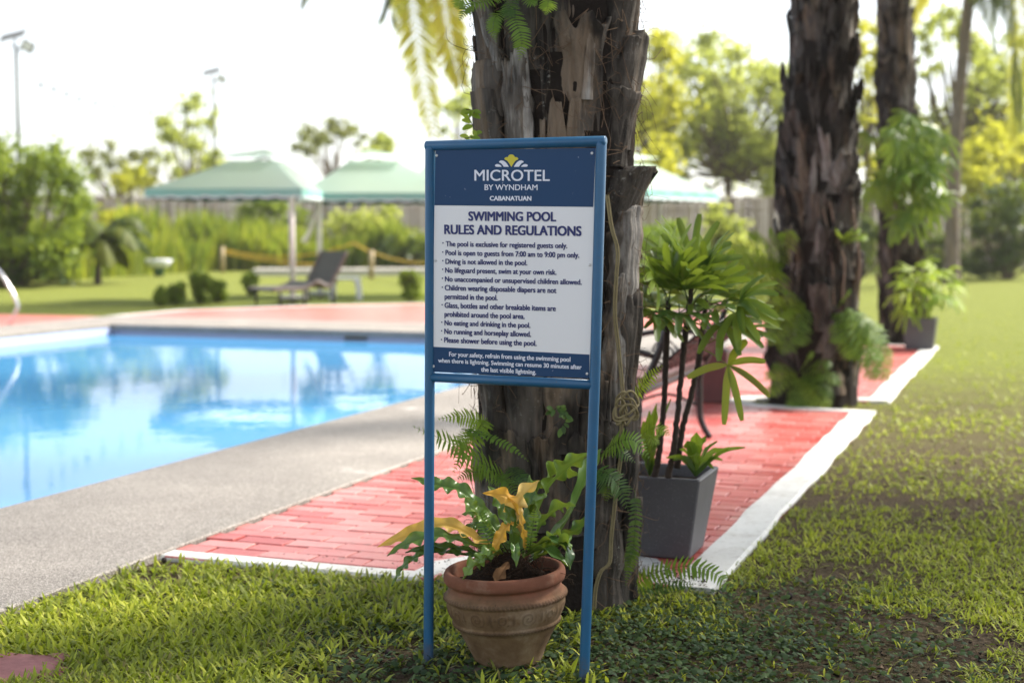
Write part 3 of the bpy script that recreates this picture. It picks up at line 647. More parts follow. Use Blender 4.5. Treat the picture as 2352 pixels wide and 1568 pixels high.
# ------------------------------------------------------------------ palms with old leaf bases
def boot(mb, axis, Rf, th0, z0, z1, w0, w1, o0, o1, slant=0.0, jag=.05, thick=.02, seed=0, rnd=.5, nx=22, nz=30, split=0, edge=.45):
    """one old leaf base: a curved plank on the trunk from z0 to a torn top at z1, standing out by o0 below and o1 above"""
    u = np.linspace(-1, 1, nx)[None, :]; v = np.linspace(0, 1, nz)[:, None]
    zt = z1 + jag * (vn(np.stack([u[0] * 2.2 + seed * 3.1, u[0] * 0, u[0] * 0 + seed], -1), seed) - .5) * 2 + jag * .8 * (vn(np.stack([u[0] * 9, u[0] * 0 + seed, u[0] * 0], -1), seed + 5) - .5)
    z = z0 + (zt[None, :] - z0) * v; w = (w0 + (w1 - w0) * v) * (1 + edge * (vn(np.stack([v * 5 * (z1 - z0) / .3, v * 0, v * 0 + seed], -1), seed + 2) - .5)) + 0 * u; out = o0 + (o1 - o0) * v ** 1.6
    Rz = Rf(z); th = th0 + slant * (v - .3) + u * w / 2 / Rz
    gr = fbm(np.stack([u * w * 38 + seed * 7.3, z * 2.2, u * 0 + v * 0 + seed], -1), seed, 4); cr = np.clip(vn(np.stack([u * w * 26 + seed, z * 1.3 + seed, 0 * u * v], -1), seed + 9) - .68, 0, 1)
    dsp = gr * .016 - cr * .05 + fbm(np.stack([u * w * 6, z * 6, 0 * u * v + seed], -1), seed + 3) * .02
    rf = Rz + out + w * .13 * (1 - np.abs(u) ** 2.2) + dsp; rb = Rz + out - thick + w * .10 * (1 - np.abs(u) ** 2.2) + dsp * .3; rb = np.maximum(rb, Rz - .03)
    ax = axis(z)
    def pos(r): return np.stack([ax[..., 0] + r * np.sin(th), ax[..., 1] - r * np.cos(th), z + 0 * r], -1)
    Fp, Bp = pos(rf), pos(rb); ring = np.concatenate([Fp, Bp[:, ::-1]], 1); m = 2 * nx
    i = np.arange(nz - 1)[:, None]; j = np.arange(m)[None, :]
    F1 = np.stack([i * m + j, i * m + (j + 1) % m, (i + 1) * m + (j + 1) % m, (i + 1) * m + j], -1).reshape(-1, 4)
    t = (nz - 1) * m; jj = np.arange(nx - 1); F2 = np.stack([t + jj, t + jj + 1, t + m - 2 - jj, t + m - 1 - jj], -1)
    mb.add(ring.reshape(-1, 3), [F1, F2], np.clip(rnd + np.repeat(gr[:, :1] * 0, m, 1).ravel(), 0, 1))

def crown(mb, top, n, L, seed, tilt0=-.35, tilt1=1.1):
    rs = np.random.default_rng(seed)
    for i in range(n):
        a = i * 2.39996 + rs.normal(0, .1); el = tilt1 - (tilt1 - tilt0) * i / n; LL = L * rs.uniform(.85, 1.1); d = np.array([math.cos(a), math.sin(a), 0])
        t = np.linspace(0, 1, 6)[:, None]; C = np.array(top) + d * (LL * t * math.cos(el * .8)) + np.array([0, 0, 1]) * (LL * (math.sin(el) * t - .55 * t ** 2.2))
        pinnate(mb, C, .55, 46, .5 + rs.normal(0, .15), .55, .024, .025, .12, seed * 50 + i)

def palm(name, base, lean, Rf, H, label, cat, group, slabs, seed, fill_z, mat, fill_n=60, fill_len=(.25, .45), fill_w=(.13, .24), fill_out=(.02, .07), crown_n=18, core_off=.0, skip=None, hair=140):
    root = thing(name, base, label, cat, group); rs = np.random.default_rng(seed)
    def axis(z): z = np.asarray(z, float); q = np.zeros(z.shape + (2,)); q[..., 0] = base[0] + lean[0] * z; q[..., 1] = base[1] + lean[1] * z; return q
    k, m = 96, 140; th = np.linspace(0, 2 * np.pi, k, endpoint=False)[:, None]; z = (np.linspace(0, 1, m) ** 1.3 * H - .1)[None]
    r = Rf(z) + core_off + .02 * fbm(np.stack([np.sin(th) * 5 + 0 * z, np.cos(th) * 5 + 0 * z, z * 1.2 + 0 * th], -1), seed, 4) * 2 + .012 * fbm(np.stack([np.sin(th) * 22 + 0 * z, np.cos(th) * 22 + 0 * z, z * 9 + 0 * th], -1), seed + 1, 3) * 2
    ax = axis(z + 0 * th); P = np.stack([ax[..., 0] + r * np.sin(th), ax[..., 1] - r * np.cos(th), z + 0 * th], -1)
    b = MB(); grid(b, P, .4, True); b.build('trunk', M['core'], root)
    b = MB()
    for i in range(fill_n):
        zz = fill_z[0] + (fill_z[1] - fill_z[0]) * (i + .5) / fill_n; t = (i * 2.39996 + rs.normal(0, .25)) % (2 * np.pi) - np.pi
        L = rs.uniform(*fill_len); w = rs.uniform(*fill_w)
        if skip is not None and skip(t, zz, L): continue
        boot(b, axis, Rf, t, zz, zz + L, w, w * rs.uniform(.3, .95), -.005, rs.uniform(*fill_out), rs.normal(0, .2), rs.uniform(.03, .12), rs.uniform(.012, .026), seed * 100 + i, float(np.clip(rs.normal(.45, .25), 0, 1)))
    for i, sl in enumerate(slabs): boot(b, axis, Rf, *sl, seed=seed * 1000 + i)if not isinstance(sl, dict) else boot(b, axis, Rf, seed=seed * 1000 + i, **sl)
    b.build('leaf_base', mat, root)
    b = MB()
    for i in range(hair):
        zz = rs.uniform(.05, min(fill_z[1], 3.2)); t = rs.uniform(-np.pi, np.pi) * .55; a = axis(zz); r0 = float(Rf(zz)) + .02; p = np.array([a[0] + r0 * math.sin(t), a[1] - r0 * math.cos(t), zz]); d = np.array([math.sin(t), -math.cos(t), 0]); s = np.array([math.cos(t), math.sin(t), 0])
        L = rs.uniform(.06, .24); pts = [p]
        for q in range(3): pts.append(pts[-1] + (d * rs.normal(.12, .22) + s * rs.normal(0, .8) + np.array([0, 0, 1]) * rs.normal(-.15, .7)) * L / 3)
        tube(b, pts, [.0015, .0005], 3, 9, float(rs.random()), False)
    tag(b.build('fibre', M['fibre'], root), kind='stuff')
    b = MB(); a = axis(H); crown(b, (a[0], a[1], H - .1), crown_n, 3.0, seed); b.build('crown', M['frond'], root)
    return root, axis

fb = np.array([.158, 5.06, 0]); CX = 1277.0
def Rfront(z): return np.interp(z, [0, .3, .8, 1.3, 1.55, 1.75, 2.0, 2.3, 4, 8], [.285, .275, .27, .272, .262, .268, .275, .268, .2, .17])
def fz(py): return float(W(CX, py, 4.8)[2])
def FS(xb0, xb1, xt0, xt1, yb, yt, o0=.0, o1=.03, jag=.03, thick=.02, rnd=.5):
    """leaf base of the front palm from its outline in the picture: bottom x range, top x range, bottom y, top y"""
    a = lambda x: math.asin(max(-.985, min(.985, (x - CX) / 191.0)))
    tb, tt = (a(xb0) + a(xb1)) / 2, (a(xt0) + a(xt1)) / 2
    return dict(th0=tb + .3 * (tt - tb), z0=fz(yb), z1=fz(yt), w0=(a(xb1) - a(xb0)) * .275, w1=(a(xt1) - a(xt0)) * .275, o0=o0, o1=o1, slant=(tt - tb), jag=jag, thick=thick, rnd=rnd, nx=34, nz=64)
front_slabs = [
    FS(1080, 1112, 1078, 1106, 420, 140, .0, .015, .03, .02, .98), FS(1100, 1150, 1085, 1140, 420, 125, .015, .03, .04, .03, .62), FS(1098, 1150, 1092, 1143, 360, 200, .035, .045, .008, .03, .45),
    FS(1150, 1224, 1146, 1206, 440, 128, .005, .03, .05, .03, .72), FS(1196, 1226, 1186, 1204, 400, 120, .02, .02, .02, .012, .97), FS(1140, 1152, 1096, 1122, 160, -60, .03, .05, .02, .03, .85),
    FS(1236, 1262, 1230, 1254, 380, 140, -.01, .0, .04, .02, .42), FS(1288, 1392, 1268, 1382, 300, 48, -.015, .03, .035, .03, .60), FS(1324, 1350, 1336, 1352, 230, 66, .028, .034, .03, .012, .92),
    FS(1388, 1450, 1376, 1466, 240, -80, -.01, .02, .03, .03, .40), FS(1404, 1462, 1412, 1474, 340, 70, .0, .045, .02, .035, .48), FS(1392, 1446, 1400, 1462, 380, 200, .0, .02, .03, .03, .36),
    FS(1250, 1300, 1254, 1283, 400, 233, .02, .03, .012, .03, .55), FS(1283, 1338, 1302, 1322, 400, 228, .025, .03, .01, .025, .58), FS(1231, 1250, 1233, 1246, 400, 276, .02, .022, .004, .02, .66),
    FS(1150, 1235, 1160, 1225, 160, -90, -.01, .02, .06, .02, .3), FS(1225, 1330, 1215, 1340, 120, -120, -.02, .01, .04, .03, .45), FS(1060, 1110, 1070, 1120, 150, -90, .0, .04, .04, .03, .5),
    FS(1398, 1448, 1402, 1478, 520, 385, .01, .075, .012, .05, .5), FS(1440, 1470, 1448, 1480, 470, 392, .03, .085, .03, .03, .0), FS(1400, 1466, 1400, 1470, 700, 478, .0, .03, .02, .03, .86), FS(1440, 1474, 1436, 1478, 760, 520, .0, .02, .03, .03, .6),
    FS(1380, 1440, 1384, 1436, 960, 640, .0, .02, .05, .025, .8), FS(1430, 1478, 1426, 1478, 960, 690, .0, .03, .04, .03, .42), FS(1384, 1420, 1392, 1410, 1010, 860, .015, .03, .03, .02, .9),
    FS(1100, 1160, 1098, 1150, 1060, 870, .0, .03, .03, .03, .7), FS(1150, 1250, 1150, 1250, 1020, 860, .0, .03, .02, .03, .6), FS(1240, 1330, 1240, 1340, 1040, 870, .0, .025, .03, .03, .45), FS(1320, 1400, 1326, 1392, 1060, 860, .0, .02, .04, .03, .42),
    FS(1150, 1220, 1140, 1210, 1200, 985, .0, .03, .03, .03, .52), FS(1210, 1300, 1205, 1290, 1220, 1000, .0, .025, .03, .03, .38), FS(1290, 1370, 1296, 1366, 1230, 1000, -.01, .02, .03, .03, .36), FS(1360, 1420, 1356, 1420, 1260, 960, .0, .02, .04, .03, .5),
    FS(1420, 1478, 1424, 1482, 1240, 950, .0, .03, .03, .03, .62), FS(1425, 1480, 1430, 1482, 1400, 1180, .0, .03, .03, .03, .46), FS(1086, 1150, 1090, 1150, 1300, 1010, .0, .03, .03, .03, .75), FS(1360, 1430, 1366, 1430, 1420, 1220, .0, .02, .03, .03, .4),
]
palm('palm_tree', fb, (.0, 0), Rfront, 7.0, 'thick dark palm trunk with torn leaf bases, right behind the pool rules sign', 'palm tree', 'palms along the brick path', front_slabs, 3, (.05, 6.6), M['bark'], 150, (.3, .5), (.16, .26), (.01, .05), 20,
     skip=lambda t, z, L: abs(t) < 1.75 and z < 2.35 and z + L > .3, hair=900)
# charred hollow stub on the right of the front trunk is its own leaf base, built above
p2 = np.array([*(G(1888, 938)[:2] + [0.0, .30]), 0.0])
def R2(z): return np.interp(z, [0, .25, 1.0, 2.0, 2.8, 4, 9], [.335, .315, .285, .255, .215, .18, .15])
palm('palm_tree', p2, (.006, 0), R2, 8.0, 'dark palm trunk wrapped in green ferns, in the notch of the white kerb', 'palm tree', 'palms along the brick path', [], 11, (.05, 4.2), M['bark_b'], 340, (.14, .42), (.06, .18), (.0, .085), 18, hair=110)
p3 = np.array([*(G(2082, 792)[:2] + [0.05, .28]), 0.0])
def R3(z): return np.interp(z, [0, .3, 1.2, 2.5, 4.2, 9], [.30, .27, .235, .205, .18, .14])
palm('palm_tree', p3, (-.052, 0), R3, 8.5, 'leaning dark palm trunk draped with a leafy climber, beyond the path end', 'palm tree', 'palms along the brick path', [], 17, (.05, 4.6), M['bark_b'], 320, (.14, .42), (.06, .15), (.0, .07), 18, hair=60)

# dry flower stalks hanging on the second palm
b = MB()
for pts in ([(1882, 448), (1900, 520), (1912, 600), (1916, 700)], [(1906, 462), (1926, 560), (1940, 600), (1935, 690)], [(1960, 480), (1975, 600), (1972, 690)]):
    tube(b, [W(x, y, p2[1] - .30) for x, y in pts], [.008, .006], 6, 24)
tag(b.build('dry_stalk', simple('dry_stalk', (.22, .16, .12), .85, .2, var=.3, scale=20), None, True), 'pale dry stalks hanging down the fern covered palm trunk', 'plant stalk')

# cord with its knot on the front palm
b = MB(); D = 4.80
for off in (0, 5):
    tube(b, [W(x + off, y, d) for x, y, d in [(1392, 448, 4.78), (1402, 520, 4.765), (1416, 575, 4.76), (1413, 640, 4.76), (1410, 720, 4.765), (1418, 800, 4.77), (1428, 905, 4.765), (1425, 960, 4.75), (1424, 1040, 4.75), (1415, 1110, 4.745), (1402, 1230, 4.74), (1398, 1290, 4.735), (1378, 1312, 4.73), (1366, 1350, 4.73), (1362, 1400, 4.73)]], .0035, 6, 90)
for cx, cy, rx, ry, ph in ((1438, 938, 24, 26, 0), (1430, 930, 18, 30, 1.0), (1446, 925, 18, 24, 2.2), (1436, 948, 28, 20, .5), (1424, 945, 12, 28, 1.7), (1440, 952, 16, 20, 2.8)):
    tt = np.linspace(0, 2 * np.pi, 30); tube(b, [W(cx + rx * math.cos(t) + 3 * math.sin(2 * t + ph), cy + ry * math.sin(t) + 4 * math.sin(3 * t + ph), 4.735 + .012 * math.sin(2 * t + ph)) for t in tt], .0042, 6)
tag(b.build('cord', simple('tan_cord', (.20, .165, .085), .8, .3, var=.35, scale=40), None, True), 'tan green cord with a coiled knot hanging on the front palm trunk', 'cord')

# ferns and creepers on the front palm
def fern_thing(label, base, fronds, mat, group=None, nm='fern', cat='fern'):
    root = thing(nm, base, label, cat, group)
    for f in fronds:
        b = MB(); fern_frond(b, [W(*p) for p in f['p']], f.get('l', .05), f.get('n', 22), f.get('r', .5), f.get('up', (0, -.6, .8)), f.get('w', .26), f.get('d', .15), sweep=f.get('s', .3)); b.build('frond', f.get('m', mat), root)
    return root
FG = 'ferns rooted on the palm trunks'
fern_thing('arching light green fern low on the left of the front trunk, above the pot', W(1120, 1060, 4.9), [
    dict(p=[(1180, 1115, 4.80), (1110, 1064, 4.72), (1040, 1020, 4.66), (947, 978, 4.6)], l=.075, n=26, w=.17, m=M['fern']), dict(p=[(1125, 1000, 4.85), (1100, 965, 4.82), (1060, 955, 4.8), (1005, 962, 4.78)], l=.055, n=20, m=M['fern_lt']),
    dict(p=[(1120, 960, 4.86), (1100, 985, 4.8), (1070, 1035, 4.76), (1040, 1085, 4.74)], l=.05, n=20, m=M['fern_lt']), dict(p=[(1060, 985, 4.8), (1115, 1000, 4.76), (1170, 1025, 4.72), (1216, 1060, 4.7)], l=.022, n=20, w=.6),
    dict(p=[(1170, 1110, 4.8), (1120, 1085, 4.74), (1085, 1085, 4.72), (1050, 1098, 4.7)], l=.05, n=20), dict(p=[(1125, 1095, 4.78), (1150, 1098, 4.74), (1170, 1110, 4.72), (1188, 1140, 4.71)], l=.05, n=16),
    dict(p=[(1110, 1010, 4.84), (1088, 1000, 4.8), (1060, 1010, 4.78), (1035, 1050, 4.77)], l=.05, n=20, m=M['fern_lt']), dict(p=[(1165, 1070, 4.8), (1190, 1090, 4.72), (1215, 1120, 4.7)], l=.04, n=14, m=M['fern_dk'])], M['fern'], FG)
fern_thing('small fern with drooping fronds on the right of the front trunk, behind the right post', W(1385, 1040, 4.86), [
    dict(p=[(1375, 1050, 4.78), (1410, 1020, 4.72), (1455, 1010, 4.70), (1492, 1052, 4.70)], l=.062, n=22, m=M['fern']), dict(p=[(1385, 1035, 4.78), (1420, 1035, 4.73), (1460, 1062, 4.72)], l=.035, n=16),
    dict(p=[(1365, 1075, 4.74), (1400, 1090, 4.70), (1425, 1120, 4.70), (1444, 1175, 4.70)], l=.052, n=20, m=M['fern_dk']), dict(p=[(1360, 1080, 4.74), (1385, 1095, 4.70), (1395, 1120, 4.70), (1392, 1150, 4.70)], l=.045, n=16, m=M['fern_dk'])], M['fern_dk'], FG)
fern_thing('narrow ladder fern hanging straight down the lower right of the front trunk', W(1455, 1135, 4.86), [
    dict(p=[(1458, 1125, 4.80), (1460, 1180, 4.76), (1456, 1250, 4.75), (1446, 1300, 4.75), (1436, 1345, 4.75)], l=.028, n=26, w=.42, up=(0, -1, .2), m=M['fern_dk']), dict(p=[(1455, 1200, 4.78), (1450, 1260, 4.75), (1436, 1310, 4.75)], l=.024, n=16, w=.4, up=(0, -1, .2))], M['fern_dk'], FG)
fern_thing('single green fern frond arching over the white kerb corner right of the front palm', G(1452, 1352), [
    dict(p=[(1450, 1352, 4.95), (1497, 1318, 4.92), (1575, 1300, 4.88), (1645, 1318, 4.84), (1703, 1386, 4.82)], l=.058, n=28, w=.25, m=M['fern']), dict(p=[(1455, 1356, 4.97), (1510, 1350, 4.97), (1560, 1342, 4.96), (1600, 1340, 4.95)], l=.035, n=18, m=M['fern_dk'])], M['fern'], FG)
fern_thing('bright yellow green fern on the shaded right side of the front trunk, beside the bench', W(1470, 930, 5.1), [
    dict(p=[(1455, 915, 5.05), (1480, 880, 5.02), (1522, 838, 5.0)], l=.045, n=18, m=M['fern_lt']), dict(p=[(1470, 1000, 5.1), (1495, 985, 5.08), (1520, 985, 5.06), (1542, 1002, 5.05)], l=.04, n=16, m=M['fern_lt']), dict(p=[(1475, 1000, 5.1), (1495, 1005, 5.06), (1515, 1020, 5.05)], l=.04, n=12, m=M['fern_lt'])], M['fern_lt'], FG)
fern_thing('light green fern hanging from the top of the front trunk above the sign', W(1170, 0, 4.86), [
    dict(p=[(1165, 0, 4.78), (1180, 40, 4.70), (1198, 90, 4.68), (1193, 140, 4.69)], l=.042, n=24), dict(p=[(1175, 20, 4.78), (1142, 36, 4.70), (1133, 62, 4.69), (1140, 98, 4.70)], l=.032, n=22), dict(p=[(1160, -10, 4.8), (1115, 4, 4.74), (1075, 15, 4.72), (1055, 48, 4.72)], l=.042, n=22),
    dict(p=[(1195, -20, 4.78), (1215, 0, 4.72), (1235, 12, 4.71)], l=.035, n=14), dict(p=[(1235, -30, 4.78), (1256, -4, 4.72), (1258, 14, 4.71), (1252, 34, 4.71)], l=.035, n=16, m=M['fern_lt']), dict(p=[(1150, -30, 4.8), (1095, -20, 4.76), (1060, 0, 4.74), (1050, 22, 4.74)], l=.05, n=20, m=M['fern_lt']),
    dict(p=[(1185, -20, 4.78), (1170, 20, 4.70), (1168, 50, 4.69)], l=.03, n=14, m=M['fern_dk'])], M['fern'], FG)
def creeper(label, path, n, size, mat, seed):
    root = thing('creeper', W(*path[0]), label, 'climbing plant', 'small creepers on the front palm'); rs = np.random.default_rng(seed); C = curve([W(*p) for p in path], n * 2); b = MB(); tube(b, C, .0016, 4); b.build('stem', M['cane'], root); b = MB()
    for i in range(n):
        c = C[2 * i]; a = rs.uniform(0, 6.28); d = nrm([math.cos(a), -.5, math.sin(a) * .8]); L = size * rs.uniform(.7, 1.2); t = np.linspace(0, 1, 7); strip_leaf(b, c + d * (t * L)[:, None] - np.array([0, 0, 1]) * (.2 * L * t ** 2)[:, None], L * .3 * np.sin(np.pi * (t * .9 + .05)) ** .8, (0, -.8, .5), .2, float(rs.random()))
    b.build('leaf', mat, root)
creeper('little round leaved creeper on the left of the front trunk, just above the sign', [(1090, 320, 4.86), (1086, 290, 4.84), (1078, 270, 4.84), (1088, 255, 4.84), (1070, 252, 4.83)], 12, .034, M['fern_lt'], 4)
creeper('little round leaved creeper on top of the blue sign rail', [(1100, 322, 4.84), (1085, 316, 4.78), (1068, 318, 4.74)], 6, .03, M['fern_lt'], 5)
creeper('small dark round leaved creeper on the front trunk between the blue sign posts', [(1268, 945, 4.72), (1285, 935, 4.71), (1300, 955, 4.70), (1290, 985, 4.70)], 18, .028, M['fern_dk'], 6)

# bird's nest fern in the terracotta pot
nf = thing('nest_fern', pc + np.array([0, 0, .29]), "bird's nest fern with wavy green and orange yellow leaves growing in the terracotta pot", 'plant')
NL = [  # control points (px, py, distance), half width, amp, waves, fold, roll, material
    ([(1165, 1272, 4.27), (1125, 1200, 4.29), (1065, 1130, 4.32), (1005, 1112, 4.34), (944, 1097, 4.35)], .027, .30, 6, .30, .9, 'nest', .55),
    ([(1152, 1276, 4.28), (1095, 1238, 4.31), (1025, 1205, 4.34), (945, 1224, 4.35), (866, 1256, 4.36)], .030, .20, 7, .25, 1.1, 'nest_y', .5),
    ([(1152, 1282, 4.27), (1085, 1250, 4.29), (1010, 1230, 4.30), (945, 1243, 4.31), (888, 1276, 4.32)], .026, .28, 7, .3, .9, 'nest', .6),
    ([(1145, 1288, 4.27), (1070, 1262, 4.29), (995, 1255, 4.30), (930, 1268, 4.31)], .018, .25, 5, .3, .7, 'nest', .25),
    ([(1142, 1288, 4.25), (1065, 1272, 4.28), (985, 1268, 4.29), (930, 1298, 4.29), (898, 1346, 4.29)], .020, .32, 6, .3, .6, 'nest', .4),
    ([(1200, 1280, 4.25), (1228, 1190, 4.27), (1258, 1120, 4.29), (1305, 1070, 4.31), (1352, 1040, 4.30)], .055, .22, 5, .18, 1.0, 'nest', .75),
    ([(1190, 1275, 4.27), (1208, 1185, 4.33), (1240, 1115, 4.37), (1290, 1080, 4.4), (1330, 1092, 4.38)], .046, .35, 5, .2, 1.1, 'nest', .9),
    ([(1215, 1290, 4.28), (1275, 1232, 4.33), (1318, 1160, 4.37), (1350, 1085, 4.40), (1380, 1030, 4.42)], .066, .06, 4, .2, 1.3, 'nest', .5),
    ([(1225, 1285, 4.24), (1280, 1245, 4.24), (1330, 1215, 4.24), (1365, 1175, 4.24)], .038, .15, 4, .3, .9, 'nest', .3),
    ([(1196, 1220, 4.24), (1188, 1170, 4.21), (1160, 1138, 4.20), (1108, 1132, 4.20)], .023, .45, 3, .2, 1.3, 'nest_y', .25),
    ([(1198, 1225, 4.24), (1180, 1178, 4.22), (1196, 1140, 4.21), (1238, 1102, 4.22)], .034, .40, 3, .2, 1.2, 'nest_y', .7),
    ([(1206, 1262, 4.22), (1204, 1230, 4.19), (1200, 1205, 4.18), (1196, 1170, 4.19)], .012, .3, 3, .2, .5, 'nest_y', .4),
    ([(1180, 1198, 4.2), (1160, 1212, 4.17), (1146, 1240, 4.15), (1132, 1272, 4.14)], .018, .5, 3, .3, .9, 'nest_y', .2),
    ([(1212, 1268, 4.2), (1262, 1238, 4.16), (1300, 1262, 4.13), (1310, 1308, 4.12)], .036, .12, 3, .25, .3, 'nest', .1),
    ([(1205, 1275, 4.2), (1245, 1260, 4.14), (1280, 1275, 4.10), (1305, 1300, 4.08)], .026, .2, 3, .25, .2, 'nest', .35),
    ([(1150, 1268, 4.2), (1110, 1282, 4.14), (1085, 1300, 4.10), (1062, 1330, 4.09)], .024, .4, 4, .3, .3, 'nest', .95),
    ([(1155, 1270, 4.18), (1125, 1262, 4.12), (1105, 1280, 4.10), (1100, 1308, 4.10)], .020, .35, 3, .3, .2, 'nest', .8),
    ([(1180, 1268, 4.22), (1180, 1225, 4.2), (1172, 1185, 4.2), (1160, 1160, 4.2)], .026, .1, 4, .3, .8, 'nest', .45),
    ([(1170, 1268, 4.25), (1140, 1215, 4.28), (1105, 1180, 4.32), (1060, 1180, 4.34)], .026, .3, 5, .3, .8, 'nest', .7),
    ([(1195, 1268, 4.26), (1215, 1210, 4.3), (1225, 1150, 4.34), (1215, 1090, 4.38)], .030, .12, 4, .3, 1.2, 'nest', .5),
    ([(1160, 1262, 4.27), (1125, 1225, 4.33), (1098, 1205, 4.38), (1062, 1215, 4.4)], .024, .3, 5, .3, .8, 'nest', .2),
    ([(1222, 1280, 4.24), (1255, 1250, 4.2), (1275, 1225, 4.18), (1298, 1228, 4.17)], .016, .6, 3, .3, .6, 'nest', .85),
    ([(1160, 1265, 4.22), (1120, 1205, 4.20), (1085, 1165, 4.20), (1068, 1140, 4.22)], .022, .3, 5, .3, .8, 'nest', .85),
    ([(1210, 1262, 4.27), (1245, 1200, 4.26), (1285, 1165, 4.25), (1322, 1160, 4.25)], .030, .3, 5, .25, .9, 'nest', .95),
    ([(1190, 1262, 4.28), (1170, 1200, 4.34), (1150, 1150, 4.38), (1120, 1115, 4.40)], .026, .25, 5, .25, .9, 'nest', .65),
    ([(1225, 1282, 4.22), (1268, 1262, 4.17), (1300, 1240, 4.15), (1312, 1262, 4.14)], .026, .3, 4, .3, .5, 'nest', .7),
    ([(1178, 1275, 4.16), (1182, 1250, 4.12), (1184, 1268, 4.09), (1186, 1302, 4.08)], .014, .3, 3, .3, 0, 'nest', .6)]
for i, (ct, w, am, wv, fo, ro, mt, rr) in enumerate(NL):
    b = MB(); wavy_leaf(b, [W(*p) for p in ct], w, am, wv, fo, ro, rr, 60, i); o = b.build('leaf', M[mt], nf)
    if mt == 'nest_y': o['label'] = 'orange yellow withering leaf'
b = MB(); 
for i in range(170):
    a = rng.uniform(0, 6.28); r0 = rng.uniform(0, .10); p = pc + np.array([r0 * math.cos(a) + .01, r0 * math.sin(a), .31 - r0 * .35]); pts = [p]
    for q in range(3): pts.append(pts[-1] + rng.normal(0, .022, 3) + np.array([.006 * math.cos(a), .006 * math.sin(a), .004 if q == 0 else -.010]))
    tube(b, pts, [.0016, .0006], 3, 8, float(rng.random()), False)
b.build('root_mass', simple('root_brown', (.045, .026, .016), .9, .1, var=.5, scale=50), nf)
b = MB(); wavy_leaf(b, [W(1168, 1290, 4.14), W(1150, 1318, 4.10), W(1140, 1338, 4.085)], .022, .2, 2, .3, 0, .8, 24, 3); b.build('dead_leaf', simple('dead_leaf', (.14, .07, .03), .8, .2, var=.5, scale=60), nf)
b = MB(); fern_frond(b, [W(1128, 1290, 4.16), W(1118, 1230, 4.17), W(1104, 1180, 4.2), W(1085, 1155, 4.22)], .03, 22, .5, (0, -1, .2), .22); b.build('fern_sprig', M['fern'], nf); b = MB(); fern_frond(b, [W(1215, 1270, 4.2), W(1220, 1235, 4.19), W(1226, 1190, 4.2), W(1228, 1160, 4.2)], .022, 16, .6, (0, -1, .2), .35)
b.build('fern_sprig', M['fern'], nf)

# ------------------------------------------------------------------ grey planter with lady palm
granite = NT('dark_granite_cast'); c_ = granite.coord(); n_ = granite.noise(c_, 120, 4, .75); n2_ = granite.noise(c_, 9, 5)
cc_ = granite.mix(n2_, (.07, .068, .078), (.115, .11, .12)); sp_ = granite.ramp(n_, [(.56, (0, 0, 0)), (.68, (1, 1, 1))]); cc_ = granite.mix(granite.math('MULTIPLY', sp_, .5), cc_, (.22, .22, .23))
granite.bsdf(cc_, .55, .4, 0, granite.bump(n_, .4, .003)); M['granite'] = granite.m
def planter(c, wb, wt, h, label, mat, group, nm='planter', rz=-R(20), cat='planter', soil=True):
    root = thing(nm, c, label, cat, group); t = .022; b = MB()
    rings = [(wb / 2 - .006, 0), (wb / 2, .006), (wt / 2, h - .006), (wt / 2 - .004, h), (wt / 2 - t + .004, h), (wt / 2 - t, h - .006), (wt / 2 - t - .01, h - .06), (0, h - .06)]
    def sq(r, z, cut=.006): cut = min(cut, r * .5); return [(-r + cut, -r, z), (r - cut, -r, z), (r, -r + cut, z), (r, r - cut, z), (r - cut, r, z), (-r + cut, r, z), (-r, r - cut, z), (-r, -r + cut, z)]
    V = np.array([sq(r, z) for r, z in rings]).reshape(-1, 3); ca, sa = math.cos(rz), math.sin(rz); V = np.stack([V[:, 0] * ca - V[:, 1] * sa, V[:, 0] * sa + V[:, 1] * ca, V[:, 2]], -1)
    n = len(rings); F = np.array([[i * 8 + j, i * 8 + (j + 1) % 8, (i + 1) * 8 + (j + 1) % 8, (i + 1) * 8 + j] for i in range(n - 1) for j in range(8)])
    b.add(V + c, [F, np.arange(8)[::-1][None]]); b.build('pot_body', mat, root, False)
    if soil:
        b = MB(); a = np.linspace(-1, 1, 14); X, Y = np.meshgrid(a, a); Rr = wt / 2 - t - .008; P = np.stack([X * Rr, Y * Rr, h - .045 + .0 * X], -1); P[..., 2] += fbm(P * 40, 3) * .03
        P = np.stack([P[..., 0] * ca - P[..., 1] * sa, P[..., 0] * sa + P[..., 1] * ca, P[..., 2]], -1); grid(b, P + c); b.build('soil', soilm, root)
    return root
c0 = G(1581, 1285, .022); c1 = np.array([*(c0[:2] + UV_U * .125 - UV_V * .125), .0215])
planter(c1, .26, .36, .33, 'large dark grey square planter on the red bricks right of the front palm', M['granite'], 'dark grey square planters')
rp = thing('lady_palm', c1 + [0, 0, .29], 'lady palm with three thin canes and finger leaves in the large grey planter', 'plant')
D = 5.55; heads = []
for pts in ([(1504, 1096, D), (1515, 1029, D), (1525, 924, D), (1531, 784, D), (1536, 690, D)], [(1534, 1098, D - .05), (1550, 1012, D - .05), (1564, 872, D - .03), (1574, 770, D), (1590, 655, D)], [(1556, 1075, D + .08), (1567, 987, D + .08), (1592, 889, D + .08), (1607, 815, D + .08), (1622, 690, D + .08)]):
    b = MB(); P = curve([W(*p) for p in pts], 60); P = P + rng.normal(0, .0012, P.shape); tube(b, P, [.0135, .012, .011, .013, .009] , 8); b.build('cane', M['cane'], rp); heads.append(P)
lf = 0
